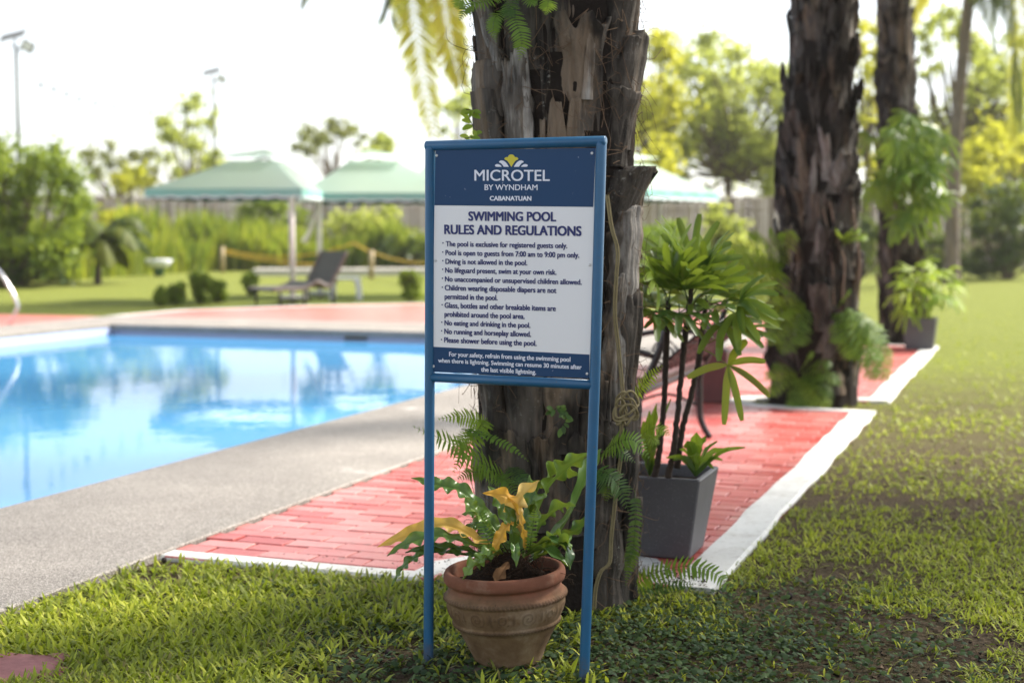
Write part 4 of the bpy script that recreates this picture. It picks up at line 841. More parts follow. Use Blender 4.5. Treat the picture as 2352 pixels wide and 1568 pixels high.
for hi, P in enumerate(heads):
    for q in range(8):
        a = q * 2.39996 + hi * 1.1; el = [1.3, 1.1, .95, .8, .65, .5, .4, .3][q]; base = P[int(59 - q * 1.6)]
        d = np.array([math.cos(a) * math.cos(el), math.sin(a) * math.cos(el), math.sin(el)]); pl = .07 + .012 * q; tip = base + d * pl + np.array([0, 0, .01])
        b = MB(); tube(b, [base, base + d * pl * .5 + [0, 0, .008], tip], [.003, .002], 5, 8, .3)
        up = nrm(np.array([0, 0, 1.]) * math.cos(el) + nrm([-d[0], -d[1], 0.001]) * math.sin(el) + [0, -.35, 0]); palmate(b, tip, d, up, random.choice([7, 8, 9]), random.uniform(.19, .27), .029, random.uniform(.2, .85), 2.6, .05 + .02 * q, 60 + lf); lf += 1
        b.build('leaf', M['rhap'], rp)
for (sx, sy, tx, ty, rr, mt) in ((1600, 720, 1700, 690, .6, 'rhap'), (1590, 700, 1660, 740, .3, 'rhap'), (1540, 700, 1500, 640, .95, 'rhap'), (1536, 705, 1500, 720, .4, 'rhap'), (1560, 700, 1560, 720, .2, 'rhap'), (1610, 700, 1690, 720, .9, 'rhap')):
    b = MB(); a0, t0 = W(sx, sy, 5.5), W(tx, ty, 5.38); tube(b, [a0, (a0 + t0) / 2 + [0, 0, .02], t0], [.003, .002], 5, 8, .3); palmate(b, t0, nrm(t0 - a0), (0, -.7, .7), 7, .19, .030, rr, 2.6, .18, int(sx + ty)); b.build('leaf', M[mt], rp)
b = MB(); hub = W(1672, 838, 5.30); tube(b, [W(1612, 800, 5.5), W(1640, 815, 5.42), hub], [.003, .002], 5, 10, .3)
for tx, ty, w in ((1579, 868, 15), (1663, 975, 15), (1704, 966, 15), (1765, 905, 12), (1768, 912, 11), (1758, 831, 14), (1716, 782, 17)):
    t_ = W(tx, ty, 5.26); t = np.linspace(0, 1, 12); C = hub + (t_ - hub) * t[:, None] + np.array([0, 0, 1]) * (.012 * np.sin(np.pi * t))[:, None]; strip_leaf(b, C, w / 2 / 615 * np.array([.15, .45, .75, .95, 1, 1, 1, .98, .95, .9, .82, .5]) * 1.15, (0, -1, .3), .3, random.uniform(.2, .7))
o = b.build('leaf', M['rhap_y'], rp); o['label'] = 'large yellowing hand shaped leaf hanging to the right'
V3 = np.array([*UV_V, 0.0])
sp = thing('broadleaf_plant', c1 + V3 * .10 + [0, 0, .29], 'low rosette of broad glossy green leaves at the right of the grey planter', 'plant', 'rosettes in the grey planter')
M['gloss'] = leaf_mat('glossy_leaf', [(.1, (.05, .13, .02)), (.5, (.10, .22, .025)), (.95, (.22, .34, .03))], .45, .3, spec=.5)
def rosette(root, bx, by, d, tips, w):
    for i, (tx, ty) in enumerate(tips):
        a0, t0 = W(bx, by, d), W(tx, ty, d - .12 + .05 * (i % 4)); mid = (a0 + t0) / 2 + [0, 0, .03]; b = MB(); wavy_leaf(b, [a0, mid, t0], w, .06, 3, .35, .5 * (1 if tx > bx else -1), random.random(), 24, i, .12); b.build('leaf', M['gloss'], root)
rosette(sp, 1598, 1092, 5.5, [(1578, 1012), (1600, 992), (1622, 1000), (1648, 1012), (1672, 1030), (1712, 1026), (1660, 1055), (1562, 1030), (1545, 1055), (1530, 1050), (1640, 1075), (1608, 1030), (1590, 1045)], .023)
sp2 = thing('broadleaf_plant', c1 - V3 * .10 + [0, 0, .29], 'tall bright green broad leaves at the left of the grey planter, beside the trunk', 'plant', 'rosettes in the grey planter')
rosette(sp2, 1492, 1092, 5.6, [(1492, 942), (1478, 965), (1508, 925), (1540, 915), (1500, 1000), (1478, 1040), (1520, 1060)], .020)

# second planter by the third palm
c3 = G(2122, 803, .02); c3 = np.array([c3[0], c3[1] + .16, .0215])
planter(c3, .30, .37, .35, 'small looking far grey square planter at the end of the path, beside the third palm', M['granite'], 'dark grey square planters')
lp = thing('lady_palm', c3 + [0, 0, .30], 'far light green lady palm in the square planter beside the third palm', 'plant')
for i in range(4):
    b = MB(); x0 = c3 + [random.uniform(-.08, .08), random.uniform(-.08, .08), .28]; tp = x0 + [random.uniform(-.16, .2), random.uniform(-.1, .1), random.uniform(.35, .62)]; tube(b, [x0, (x0 + tp) / 2 + [.02, 0, 0], tp], [.012, .01], 6, 12); b.build('cane', M['cane'], lp); b = MB()
    for q in range(7):
        a = q * 2.4 + i; el = .9 - .2 * q; d = np.array([math.cos(a) * math.cos(el), math.sin(a) * math.cos(el), math.sin(el)]); palmate(b, tp + d * .1 - [0, 0, .03 * q], d, (0, -.3, 1), 7, .26, .032, random.uniform(.5, 1), 2.6, .5, 300 + i * 10 + q)
    b.build('leaf', M['fern_lt'], lp)

# climber on the third palm
cl = thing('climbing_plant', np.array([p3[0] - .1, p3[1] - .25, 1.4]), 'mass of hanging finger leaves climbing the third palm trunk', 'climbing plant')
b = MB(); b2 = MB(); rs = np.random.default_rng(5)
for i in range(50):
    px, py = rs.normal(2090, 38), rs.normal(395, 72)
    if py < 255 or py > 520: continue
    d0 = p3[1] - .3 - rs.uniform(0, .45); c = W(px, py, d0); a = rs.uniform(-3, 3) - 1.57; palmate((b, b2)[i % 2], c, [math.cos(a) * .7, -.5, math.sin(a) * .6 - .35], (0, -.6, .6), 8, rs.uniform(.24, .36), .044, float(rs.uniform(.2, 1)), 2.8, .35, i)
b.build('leaf', M['rhap'], cl); b2.build('leaf', M['fern'], cl)
b = MB(); tube(b, [W(2060, 640, p3[1] - .3), W(2070, 500, p3[1] - .3), W(2080, 380, p3[1] - .32), W(2070, 250, p3[1] - .3)], .02, 6, 20); b.build('stem', M['cane'], cl)

# ferns on the second palm
def clump(label, px, py, d, fr, mat):
    root = thing('fern', W(px, py, d), label, 'fern', FG)
    for i, (ang, L) in enumerate(fr):
        a = R(ang); dx, dy = math.cos(a) * L, -math.sin(a) * L; dr = abs(math.cos(a)) * L * .35; b = MB()
        P = [W(px, py, d), W(px + dx * .45, py + dy * .5, d - .10), W(px + dx * .8, py + dy * .85 + dr * .4, d - .15), W(px + dx, py + dy + dr, d - .16)]
        fern_frond(b, P, .11 * min(1.3, L / 110), 17, random.uniform(.2, .9), (0, -.6, .8), .24, .25, .003, sweep=.3, capw=.62); b.build('frond', mat if i % 3 else M['fern_lt'], root)
    return root
d2 = p2[1] - .26
clump('spreading bright fern on the upper left of the second palm trunk', 1800, 610, d2 + .1, [(150, 150), (170, 170), (130, 125), (185, 150), (200, 140), (110, 100), (160, 110), (215, 120), (75, 90), (240, 130), (95, 80), (178, 110)], M['fern_lt'])
clump('hanging fern at middle height on the left of the second palm trunk', 1850, 700, d2, [(190, 90), (215, 110), (240, 110), (160, 80), (260, 90), (140, 70), (200, 60)], M['fern'])
clump('hanging fern on the right side of the second palm trunk', 1925, 710, d2, [(-30, 110), (-50, 150), (-15, 90), (-70, 110), (-90, 80), (60, 60), (-40, 90), (-25, 130)], M['fern'])
clump('long yellowing fern drooping at lower right of the second palm', 1965, 760, d2 + .1, [(-30, 100), (-50, 120), (-10, 70), (-65, 110), (-40, 80), (20, 70)], M['fern_lt'])
clump('low fern at the foot of the second palm trunk', 1835, 860, d2, [(170, 80), (200, 80), (-20, 85), (-60, 80), (-100, 80), (30, 90), (-40, 95), (150, 70), (-80, 80), (60, 70), (5, 100)], M['fern'])
clump('sprig of light green fern beside the dry stalks on the second palm trunk', 1935, 560, d2, [(25, 65), (45, 60), (60, 50), (110, 40)], M['fern_lt'])

# ------------------------------------------------------------------ bench and box beside the path
iron = simple('black_cast_iron', (.018, .017, .018), .4, .5, .3, var=.3, scale=30); bw = simple('burgundy_slat', (.09, .018, .018), .4, .5, var=.3, scale=20)
lg = G(1609, 1005, .02); luv = to_uv(lg[:2]); UB, VB = float(luv[0]), float(luv[1]); ZB = .021
bn = thing('garden_bench', uv(UB - .75, VB - .2, ZB), 'black iron and burgundy slat garden bench behind the lady palm, facing the pool', 'bench')
for ue in (UB, UB - 1.5):
    b = MB(); tube(b, [uv(ue, VB + .06, ZB), uv(ue, VB, ZB + .12), uv(ue, VB - .01, ZB + .30), uv(ue, VB - .0, ZB + .42), uv(ue, VB + .10, ZB + .66), uv(ue, VB + .16, ZB + .86)], .021, 8, 30); b.build('leg', iron, bn)
    b = MB(); tube(b, [uv(ue, VB - .50, ZB), uv(ue, VB - .44, ZB + .14), uv(ue, VB - .47, ZB + .32), uv(ue, VB - .45, ZB + .42)], .021, 8, 20); b.build('leg', iron, bn)
    b = MB(); tube(b, [uv(ue, VB + .08, ZB + .64), uv(ue, VB - .15, ZB + .68), uv(ue, VB - .42, ZB + .64), uv(ue, VB - .50, ZB + .58), uv(ue, VB - .46, ZB + .52), uv(ue, VB - .45, ZB + .42)], .018, 8, 30)
    tt = np.linspace(0, 4 * np.pi, 40); tube(b, [uv(ue, VB - .24 + (.09 - .005 * t) * math.cos(t), ZB + .53 + (.09 - .005 * t) * math.sin(t)) for t in tt], .008, 6); b.build('armrest', iron, bn)
    b = MB(); tube(b, [uv(ue, VB + .0, ZB + .41), uv(ue, VB - .45, ZB + .42)], .018, 8); tube(b, [uv(ue, VB, ZB + .2), uv(ue, VB - .22, ZB + .27), uv(ue, VB - .45, ZB + .2)], .010, 6, 14); b.build('seat_bracket', iron, bn)
for q in range(6): b = MB(); v = VB - .02 - q * .082; bar(b, uv(UB + .06, v, ZB + .435), uv(UB - 1.56, v, ZB + .435), .062, .024, bev=.005); b.build('seat_slat', bw, bn)
for hz, vo in ((.84, .155), (.50, .035)): b = MB(); bar(b, uv(UB + .06, VB + vo - .025, ZB + hz), uv(UB - 1.56, VB + vo - .025, ZB + hz), .07, .022, (1, 0, .35), bev=.005); b.build('back_slat', bw, bn)
b = MB()
def BP(a, h): return uv(UB - 1.5 + 1.5 * a, VB + .045 + h * .33, ZB + .53 + h * .29)
for q in range(13):
    a = q / 12
    for s_ in (-.17, .17): tube(b, [BP(max(0, min(1, a - s_)), 0), BP(a, .5), BP(max(0, min(1, a + s_)), 1)], .007, 5, 8)
for q in range(6):
    tt = np.linspace(0, 2 * np.pi, 18); tube(b, [BP((q + .5) / 6 + .05 * math.cos(t), .5 + .28 * math.sin(t)) for t in tt], .008, 5)
b.build('back_lattice', iron, bn)
cb = G(1642, 926, .02); cb = np.array([cb[0], cb[1] + .13, .0215])
maroon = simple('maroon_glaze', (.075, .016, .017), .35, .5, var=.3, scale=10)
planter(cb, .25, .27, .40, 'plain burgundy square box standing on the bricks behind the bench', maroon, None, 'planter_box', -R(20), 'planter')
# ------------------------------------------------------------------ parasols
def umbrella_mats():
    s = NT('teal_canopy'); c = s.coord(); col = s.mix(s.noise(c, 2.5, 3), (.52, .66, .62), (.57, .70, .66)); p = s.bsdf(col, .7, .2, finish=False)
    tr = s.n('ShaderNodeBsdfTranslucent'); tr.inputs[0].default_value = (.80, .92, .84, 1); mx = s.n('ShaderNodeMixShader'); mx.inputs[0].default_value = .60
    s.l(p.outputs[0], mx.inputs[1]); s.l(tr.outputs[0], mx.inputs[2]); s.l(mx.outputs[0], s.out.inputs[0]); return s.m
cano = umbrella_mats(); trim = simple('white_trim', (.7, .72, .76), .7, .2, var=.1); wpole = simple('white_pole', (.66, .62, .60), .5, .4, var=.1, scale=4); shadem = simple('valance_shade_green', (.02, .055, .045), .8, .1, var=.2); valm = simple('teal_valance', (.22, .46, .42), .75, .2, var=.1, scale=3); undk = simple('dark_frame', (.03, .05, .045), .6, .3, var=.3)
def umbrella(x, y, a, rz, zE, zT, post, label, brace=False, postcol=None, ax=0.0):
    root = thing('parasol', (x, y, 0), label, 'parasol', 'green parasols beyond the pool'); ca, sa = math.cos(rz), math.sin(rz)
    kx = lambda r: ax * max(0.0, 1 - r / (a / 2))
    def L(p): p = np.asarray(p, float); return np.stack([x + p[..., 0] * ca - p[..., 1] * sa, y + p[..., 0] * sa + p[..., 1] * ca, p[..., 2]], -1)
    h = a / 2; b = MB(); tq = np.linspace(0, 1, 12); k0 = .30
    def side(sd_, r0, r1, z0, z1, n=17, sag=.025):
        e = np.linspace(-1, 1, n); P = np.zeros((12, n, 3)); sh_ = np.zeros(12)
        for i, t in enumerate(tq):
            r = r1 + (r0 - r1) * t; zz = z1 + (z0 - z1) * t - sag * math.sin(math.pi * t); P[i, :, 0] = e * r; P[i, :, 1] = -r; sh_[i] = kx(r); P[i, :, 2] = zz - sag * .6 * (1 - e ** 2) * math.sin(math.pi * t * .8)
        c, s = math.cos(sd_ * math.pi / 2), math.sin(sd_ * math.pi / 2); return np.stack([P[..., 0] * c - P[..., 1] * s + sh_[:, None], P[..., 0] * s + P[..., 1] * c, P[..., 2]], -1)
    for q in range(4): grid(b, L(side(q, h, h * k0, zE, zT - .25)))
    can = b.build('canopy', cano, root)
    b = MB()
    for q in range(4): grid(b, L(side(q, h * .40, .01, zT - .14, zT, 9, .01)))
    b.build('vent', cano, can)
    b, b2, b3 = MB(), MB(), MB(); n = 129; e = np.linspace(-1, 1, n); sc = .5 * np.abs(np.sin(e * np.pi * 4.5)) * .06
    for q in range(4):
        rows = [np.stack([e * h, -h - .012 * f * np.cos(e * 14), zE - f * (.15 + sc)], -1) for f in (0, .5, 1)]; tr_ = [np.stack([e * h, np.full(n, -h - .006), zE - .15 - sc + .03], -1), np.stack([e * h, -h - .016 + 0 * e, zE - .152 - sc], -1)]
        c, s = math.cos(q * math.pi / 2), math.sin(q * math.pi / 2)
        rot = lambda P: np.stack([P[..., 0] * c - P[..., 1] * s, P[..., 0] * s + P[..., 1] * c, P[..., 2]], -1)
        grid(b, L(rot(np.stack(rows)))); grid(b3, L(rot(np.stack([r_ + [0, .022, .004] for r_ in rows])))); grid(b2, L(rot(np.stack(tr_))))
    b.build('valance', valm, can); b2.build('trim', trim, can); b3.build('valance_shade', shadem, can)  # dark inner layer paints in the shade seen under the canopy
    for q in range(4):
        b = MB(); s1, s2 = ((1, 1), (-1, 1), (-1, -1), (1, -1))[q]; tube(b, L(np.array([(ax, 0, zT - .16), (s1 * h * .97, s2 * h * .97, zE - .02)])), .014, 6); b.build('rib', undk, root)
    p = np.array([post[0], post[1]]); b = MB(); tube(b, [(p[0], p[1], 0), (p[0], p[1], zE + .02)], .055, 12); b.build('post', postcol or wpole, root)
    b = MB(); hub = L(np.array([ax, 0, zT - .25])); tube(b, [(p[0], p[1], zE - .02), hub], .03, 8); b.build('arm', undk, root)
    b = MB(); box(b, (p[0], p[1], .09), (.5, .5, .08), 0, .02); b.build('base', simple('grey_base', (.25, .25, .25), .8), root)
    if brace:
        b = MB(); tube(b, [(p[0] - .33, p[1] - .05, zE - 1.0), (p[0] - .2, p[1] - .04, zE - .78), (p[0], p[1], zE - .25)], [.06, .045, .03], 8, 12); b.build('crank_arm', wpole, root)
def X(px, d): return (px - 1176) / FPX * d
umbrella(X(562, 28.4), 28.4, 3.0, R(-4), 2.17, 3.0, (X(672, 27.4), 27.4), 'pale green square parasol nearest to the lounge chair, its post beside the chair', ax=.45)
umbrella(X(896, 30.4), 30.4, 3.3, R(-2), 2.15, 3.1, (X(735, 29.8), 29.8), 'green parasol with a white crank post, second from the left', brace=True, ax=-.4)
umbrella(X(1040, 31.0), 31.0, 2.8, R(5), 2.2, 3.12, (X(1060, 31), 31), 'green parasol mostly hidden behind the blue sign')
umbrella(X(1420, 28.6), 28.6, 2.95, R(-35), 2.15, 2.98, (X(1400, 28.8), 28.8), 'green parasol with a cream lit side, right of the front palm trunk')

# ------------------------------------------------------------------ lounge chair
wk = simple('dark_wicker', (.016, .013, .017), .5, .5, var=.3, scale=60, bump=.5, bscale=200); fr = simple('brown_wicker_rail', (.10, .075, .065), .45, .5, var=.2)
fl = G(584, 702, .02); lc = thing('sun_lounger', (fl[0], fl[1], .02), 'dark wicker sun lounger with raised back on the red deck', 'sun lounger'); al = R(38); lx = np.array([math.cos(al), math.sin(al), 0]); lw = np.array([math.sin(al), -math.cos(al), 0]); wd_ = .40
org = fl + np.array([.1, .25, 0]) + lw * 0
prof_ = curve([(-.05, .30, 0), (.3, .31, 0), (.7, .31, 0), (.95, .36, 0), (1.12, .43, 0), (1.3, .37, 0), (1.42, .33, 0)], 40); back_ = curve([(1.42, .33, 0), (1.52, .42, 0), (1.75, .72, 0), (1.92, .98, 0)], 24)
def lp_(s, z, w): return org + lx * s * .80 + lw * w * 1.1 + np.array([0, 0, z - .0])
for nm, pr in (('seat', prof_), ('backrest', back_)):
    b = MB(); P = np.zeros((len(pr), 4, 3))
    for i, (s, z, _) in enumerate(pr):
        for j, (w, dz_) in enumerate(((-wd_, 0), (wd_, 0), (wd_, -.05), (-wd_, -.05))): P[i, j] = lp_(s, z + dz_, w)
    P = np.concatenate([P, P[:, :1]], 1); grid(b, P); b.add(P[0, :4], [np.arange(4)[None]]); b.add(P[-1, :4], [np.arange(4)[None]]); b.build(nm, wk, lc, False)
for w in (-wd_ - .02, wd_ + .02):
    b = MB(); tube(b, [lp_(s, z - .01, w) for s, z, _ in np.vstack([prof_, back_[1:]])], .035, 8); b.build('side_rail', fr, lc)
    for s, z in ((.15, .28), (.78, .29), (1.5, .36)): b = MB(); tube(b, [lp_(s + (.06 if s > 1 else 0), 0, w), lp_(s, z, w)], .028, 8); b.build('leg', wk, lc)

# white plastic table, white tub
wp = simple('white_plastic', (.62, .64, .68), .45, .4, var=.05); tp = G(790, 692, .0); t_ = thing('plastic_table', (tp[0], tp[1] + .35, 0), 'low white plastic table on the lawn behind the lounger', 'table'); b = MB(); box(b, (tp[0], tp[1] + .35, .44), (.55, .5, .05), .3, .02); b.build('table_top', wp, t_)
for sx in (-1, 1):
    for sy in (-1, 1): b = MB(); tube(b, [(tp[0] + sx * .27, tp[1] + .35 + sy * .22, 0), (tp[0] + sx * .25, tp[1] + .35 + sy * .2, .30), (tp[0] + sx * .2, tp[1] + .35 + sy * .18, .43)], .04, 8, 10); b.build('leg', wp, t_)
tp = G(365, 636, 0); t_ = thing('tub', tp, 'white basin on a small green pot at the left edge of the far lawn', 'tub'); b = MB(); lathe(b, [(0, .02), (.14, .02), (.2, .28), (.19, .3), (0, .3)], tp, 20); b.build('pot_body', M['granite'] if False else simple('green_pot', (.03, .09, .04), .5), t_); b = MB(); lathe(b, [(0, .29), (.3, .30), (.42, .52), (.40, .55), (.3, .50), (0, .48)], tp, 24); b.build('basin', wp, t_)

# pool ladder rails and the skimmer
ch = simple('chrome', (.6, .6, .62), .15, .5, .9, var=.05); p0 = G(22, 742, .035); la = thing('pool_ladder', p0, 'white steel pool ladder handrail on the left edge of the pool', 'pool ladder')
for q in (0, 1):
    o_ = np.array([*(UV_U * .55 * -q), 0]); o_ = o_ + p0 * [1, 1, 0]; Vd = np.array([*UV_V, 0]); b = MB(); tube(b, [o_ + [0, 0, .02], o_ + Vd * .10 + [0, 0, .17], o_ + Vd * .13 + [0, 0, .35], o_ - Vd * .18 + [0, 0, .80], o_ - Vd * .5 + [0, 0, .95], o_ - Vd * .8 + [0, 0, .75], o_ - Vd * .85 + [0, 0, .03]], .028, 10, 36); b.build('handrail', ch, la)
sk = to_uv(G(880, 765, -.06)[:2]); b = MB(); c = uv(PU1 - .001, sk[1], -.070); box(b, c, (.34, .02, .05), -R(20), .004); so_ = b.build('pool_skimmer', simple('dark_slot', (.03, .03, .02), .8), None, False); tag(so_, 'dark skimmer slot in the far pool wall under the coping', 'pool skimmer')

# ------------------------------------------------------------------ lamp posts and string lights
lm = simple('lamp_metal', (.05, .055, .05), .5, .4, .4); pnl = simple('solar_panel', (.10, .10, .09), .3, .5); lens = simple('lamp_lens', (.75, .75, .72), .2, .5, var=.05)
def lamp(px, py_top, d, label):
    x = X(px, d); zt_ = float(W(px, py_top, d)[2]); root = thing('lamp_post', (x, d, 0), label, 'lamp post', 'solar lamp posts'); b = MB(); tube(b, [(x, d, 0), (x, d, zt_)], [.06, .05], 10); b.build('pole', lm, root)
    b = MB(); tube(b, [(x - .12, d, zt_ + .12), (x, d, zt_ - .02), (x + .16, d, zt_ - .0)], .03, 6); tube(b, [(x - .02, d, zt_), (x - .02, d, zt_ + .32)], .025, 6); b.build('bracket', lm, root)
    c, s = math.cos(.25), math.sin(.25); Mx = np.array([[c, 0, -s], [0, 1, 0], [s, 0, c]]); c2, s2 = math.cos(.5), math.sin(.5); Mx = Mx @ np.array([[1, 0, 0], [0, c2, -s2], [0, s2, c2]])
    b = MB(); box(b, (x - .08, d, zt_ + .36), (.72, .5, .035), 0, .005, M=Mx); b.build('solar_panel', pnl, root, False)
    Mf = np.array([[math.cos(.5), 0, math.sin(.5)], [0, 1, 0], [-math.sin(.5), 0, math.cos(.5)]]); b = MB(); box(b, (x + .32, d, zt_ + .06), (.36, .10, .30), 0, .02, M=Mf); h = b.build('floodlight', lm, root, False); b = MB(); box(b, (x + .32, d - .055, zt_ + .06), (.29, .012, .23), 0, .004, M=Mf); b.build('lens', lens, h, False)
lamp(51, 112, 40, 'solar lamp post rising behind the big round bush, with a bright lens')
lamp(498, 185, 58, 'hazier solar lamp post standing behind the tree, second from the left')
b = MB(); sl = thing('string_light', W(56, 154, 40), 'faint sagging string of hanging bulbs strung from the left lamp post', 'string light'); P = curve([W(56, 154, 40), W(128, 180, 43), W(200, 208, 46), W(300, 228, 50), W(400, 236, 54), W(498, 215, 58)], 60); tube(b, P, .010, 5); b.build('cable', lm, sl)
for q in range(6, 58, 5): b = MB(); c = P[q]; tube(b, [c, c - [0, 0, .28]], .008, 4); tube(b, [c - [0, 0, .26], c - [0, 0, .32], c - [0, 0, .40], c - [0, 0, .44]], [.03, .045, .06, .01], 8); b.build('bulb', lm, sl)

# ------------------------------------------------------------------ fence, posts and ropes
def slat_mat():
    s = NT('bamboo_slat'); c = s.coord((1, 1, .15)); col = s.ramp(s.math('ADD', s.math('MULTIPLY', s.rnd(), .7), s.math('MULTIPLY', s.noise(c, 6, 3), .3)), [(.1, (.16, .12, .10)), (.5, (.33, .27, .22)), (.9, (.48, .42, .36))]); s.bsdf(col, .8, .2); return s.m
FD = 57.0; fe = thing('fence', (0, FD, 0), 'tall grey bamboo slat fence along the far side of the garden', 'fence'); b = MB(); x = -34.0
while x < 34:
    w = random.uniform(.07, .11); hh = 2.83 + random.gauss(0, .035); box(b, (x, FD + random.gauss(0, .012), hh / 2), (w, .03, hh), random.gauss(0, .02), .008, random.random()); x += w + .008
b.build('slat_panel', slat_mat(), fe)
fp = simple('fence_post', (.40, .37, .34), .8, .2)
for x in np.arange(-33.4, 34, 2.62): b = MB(); box(b, (x, FD - .10, 1.47), (.15, .13, 2.94), 0, .01); b.build('post', fp, fe)
for z in (.5, 2.3): b = MB(); box(b, (0, FD + .08, z), (68, .06, .09), 0, .01); b.build('rail', fp, fe)
bam = simple('bamboo_post', (.34, .26, .14), .6, .4, var=.25, scale=6); pts_ = []
for px, yt, yb, lb in ((511, 567, 626, 'short bamboo rope post furthest left, before the tall plants'), (571, 572, 616, 'slim bamboo rope post behind the left parasol, second from the left'), (812, 556, 612, 'thick bamboo rope post just right of the lounger back, at the peak of the rope'), (853, 575, 640, 'bamboo rope post nearest the blue sign, in front of the pale path')):
    g0 = G(px, yb, 0); d = g0[1]; zt_ = float(W(px, yt, d)[2]); b = MB(); tube(b, [(g0[0], d, -.05), (g0[0], d, zt_ * .5), (g0[0], d, zt_)], [.085, .08, .083], 10); tag(b.build('rope_post', bam), lb, 'post', 'bamboo posts of the rope fence'); pts_.append((px, yt, d, zt_))
ry = simple('yellow_rope', (.55, .36, .04), .7, .2, var=.2)
for i, (a_, sag, hh, lb) in enumerate((((511, 572, 50, 812, 558, 50), 26, 0, 'upper yellow rope sagging between the left and middle bamboo posts'), ((511, 580, 50, 720, 606, 46), 6, 0, 'lower yellow rope running behind the parasol post to the lounger'), ((812, 558, 50, 990, 604, 36), 12, 0, 'yellow rope running from the middle bamboo post down behind the sign'))):
    b = MB(); A, B = W(*a_[:3]), W(*a_[3:]); t = np.linspace(0, 1, 20)[:, None]; P = A + (B - A) * t - np.array([0, 0, 1]) * (sag / FPX * 48 * 4 * t * (1 - t)); tube(b, P, .028, 6); tag(b.build('rope', ry), lb, 'rope', 'yellow ropes of the rope fence')

# ------------------------------------------------------------------ trees, bushes and plants beyond
def leaves(mb, C, n, size, seed, soft=False):
    """n leaf-sized faces through the clumps C (x, y, z, r)"""
    rs = np.random.default_rng(seed); C = np.asarray(C, float); w = C[:, 3] ** 2; k = rs.choice(len(C), n, p=w / w.sum()); d = nrm(rs.normal(size=(n, 3))); r = C[k, 3] * rs.uniform(.25, 1, n) ** .45 * (1 + .25 * rs.normal(size=n) * .5)
    r = np.where(soft, C[k, 3] * np.abs(rs.normal(0, .78, n)), r); p = C[k, :3] + d * r[:, None] * [1, 1, .85]; keep = vn(p / max(.12, C[:, 3].mean() * .35), seed) > (.42 if soft else .32); p = p[keep]; n = len(p); k = k[keep]
    a = nrm(rs.normal(size=(n, 3)) + [0, 0, -.2]); bb = nrm(np.cross(a, rs.normal(size=(n, 3)))); s = size * rs.uniform(.6, 1.35, n)[:, None]
    V = np.stack([p - a * s, p + bb * s * .42, p + a * s, p - bb * s * .42], 1); F = np.arange(n * 4).reshape(n, 4); cr = rs.random(len(C))
    mb.add(V.reshape(-1, 3), F, np.repeat(np.clip(.45 * cr[k] + .55 * rs.random(n), 0, 1), 4))
def tree(label, px, d, clumps, n, size, mat, r0=.16, trunk_top=None, group='trees beyond the garden', seed=0, nm='tree', base_py=None):
    C = [(*W(x, y, d + dd)[:3], r / FPX * d) for x, y, r, dd in clumps]; bx = X(px, d); root = thing(nm, (bx, d, 0), label, 'tree', group); rs = np.random.default_rng(seed)
    top = np.mean([c[2] for c in C]); zt_ = trunk_top or max(1.2, top * .6); b = MB(); tube(b, [(bx, d, -.1), (bx + rs.normal(0, .1), d, zt_ * .5), (bx + rs.normal(0, .15), d + rs.normal(0, .1), zt_)], [r0, r0 * .8, r0 * .6], 8, 14)
    for c in C: m = np.array([bx, d, zt_]); tube(b, [m, (m + np.array(c[:3])) / 2 + rs.normal(0, .15, 3), c[:3]], [r0 * .45, r0 * .1], 5, 8)
    b.build('trunk', M['wood'], root); b = MB(); leaves(b, C, int(n * 1.7), size * .85, seed, True); b.build('crown', mat, root); return root
def outline_clumps(pts, n, r, seed, dd=2.0):
    """n clump centres inside a picture outline"""
    rs = np.random.default_rng(seed); P = np.array(pts, float); lo, hi = P.min(0), P.max(0); out = []
    while len(out) < n:
        q = lo + (hi - lo) * rs.random(2)
        if inpoly(q[None], [tuple(p) for p in pts])[0]: out.append((q[0], q[1], rs.uniform(*r), rs.normal(0, dd)))
    return out
tree('slim sparse green tree behind the second lamp post, left of the parasols', 440, 60, outline_clumps([(365, 270), (430, 225), (455, 225), (515, 290), (520, 330), (470, 440), (390, 445), (372, 330)], 26, (14, 30), 1), 3600, .15, M['tree_a'], .14, seed=1)
tree('thin bare looking brownish tree behind the gap between two parasols', 770, 60, outline_clumps([(645, 310), (700, 300), (780, 252), (835, 300), (820, 345), (660, 350)], 20, (10, 22), 2), 1700, .14, M['tree_b'], .10, seed=2)
tree('pale sparse tree low behind the fence, between the round bush and the first parasol', 270, 62, outline_clumps([(190, 345), (250, 330), (300, 360), (355, 340), (360, 430), (200, 430)], 20, (12, 24), 3), 1700, .14, M['tree_b'], .10, seed=3)
tree('small yellow green tree behind the fence, left of the first parasol', 290, 58, outline_clumps([(265, 405), (300, 385), (345, 400), (345, 440), (260, 445)], 10, (14, 24), 4), 1500, .14, M['tree_y'], .1, seed=4)
tree('small green tree top peeping over the second parasol', 868, 62, outline_clumps([(838, 330), (870, 308), (900, 325), (905, 350), (836, 350)], 10, (10, 20), 5), 1200, .13, M['tree_a'], .1, seed=5)
tree('green tree behind the yellow hanging frond, left of the front palm', 1050, 62, outline_clumps([(1010, 190), (1060, 170), (1110, 180), (1110, 320), (1020, 310)], 14, (14, 26), 6), 1300, .15, M['tree_a'], .12, seed=6)
tree('tall bright yellow green tree just right of the front palm trunk', 1490, 58, outline_clumps([(1420, 110), (1480, 78), (1535, 80), (1565, 180), (1560, 300), (1530, 420), (1420, 430)], 50, (18, 40), 7), 8000, .17, M['tree_y'], .2, seed=7)
tree('broad olive green tree filling the space left of the second palm trunk', 1680, 62, outline_clumps([(1540, 170), (1600, 90), (1640, 70), (1690, 100), (1735, 100), (1770, 160), (1850, 190), (1870, 440), (1500, 440), (1520, 300)], 110, (20, 44), 8), 19000, .17, M['tree_a'], .26, seed=8)
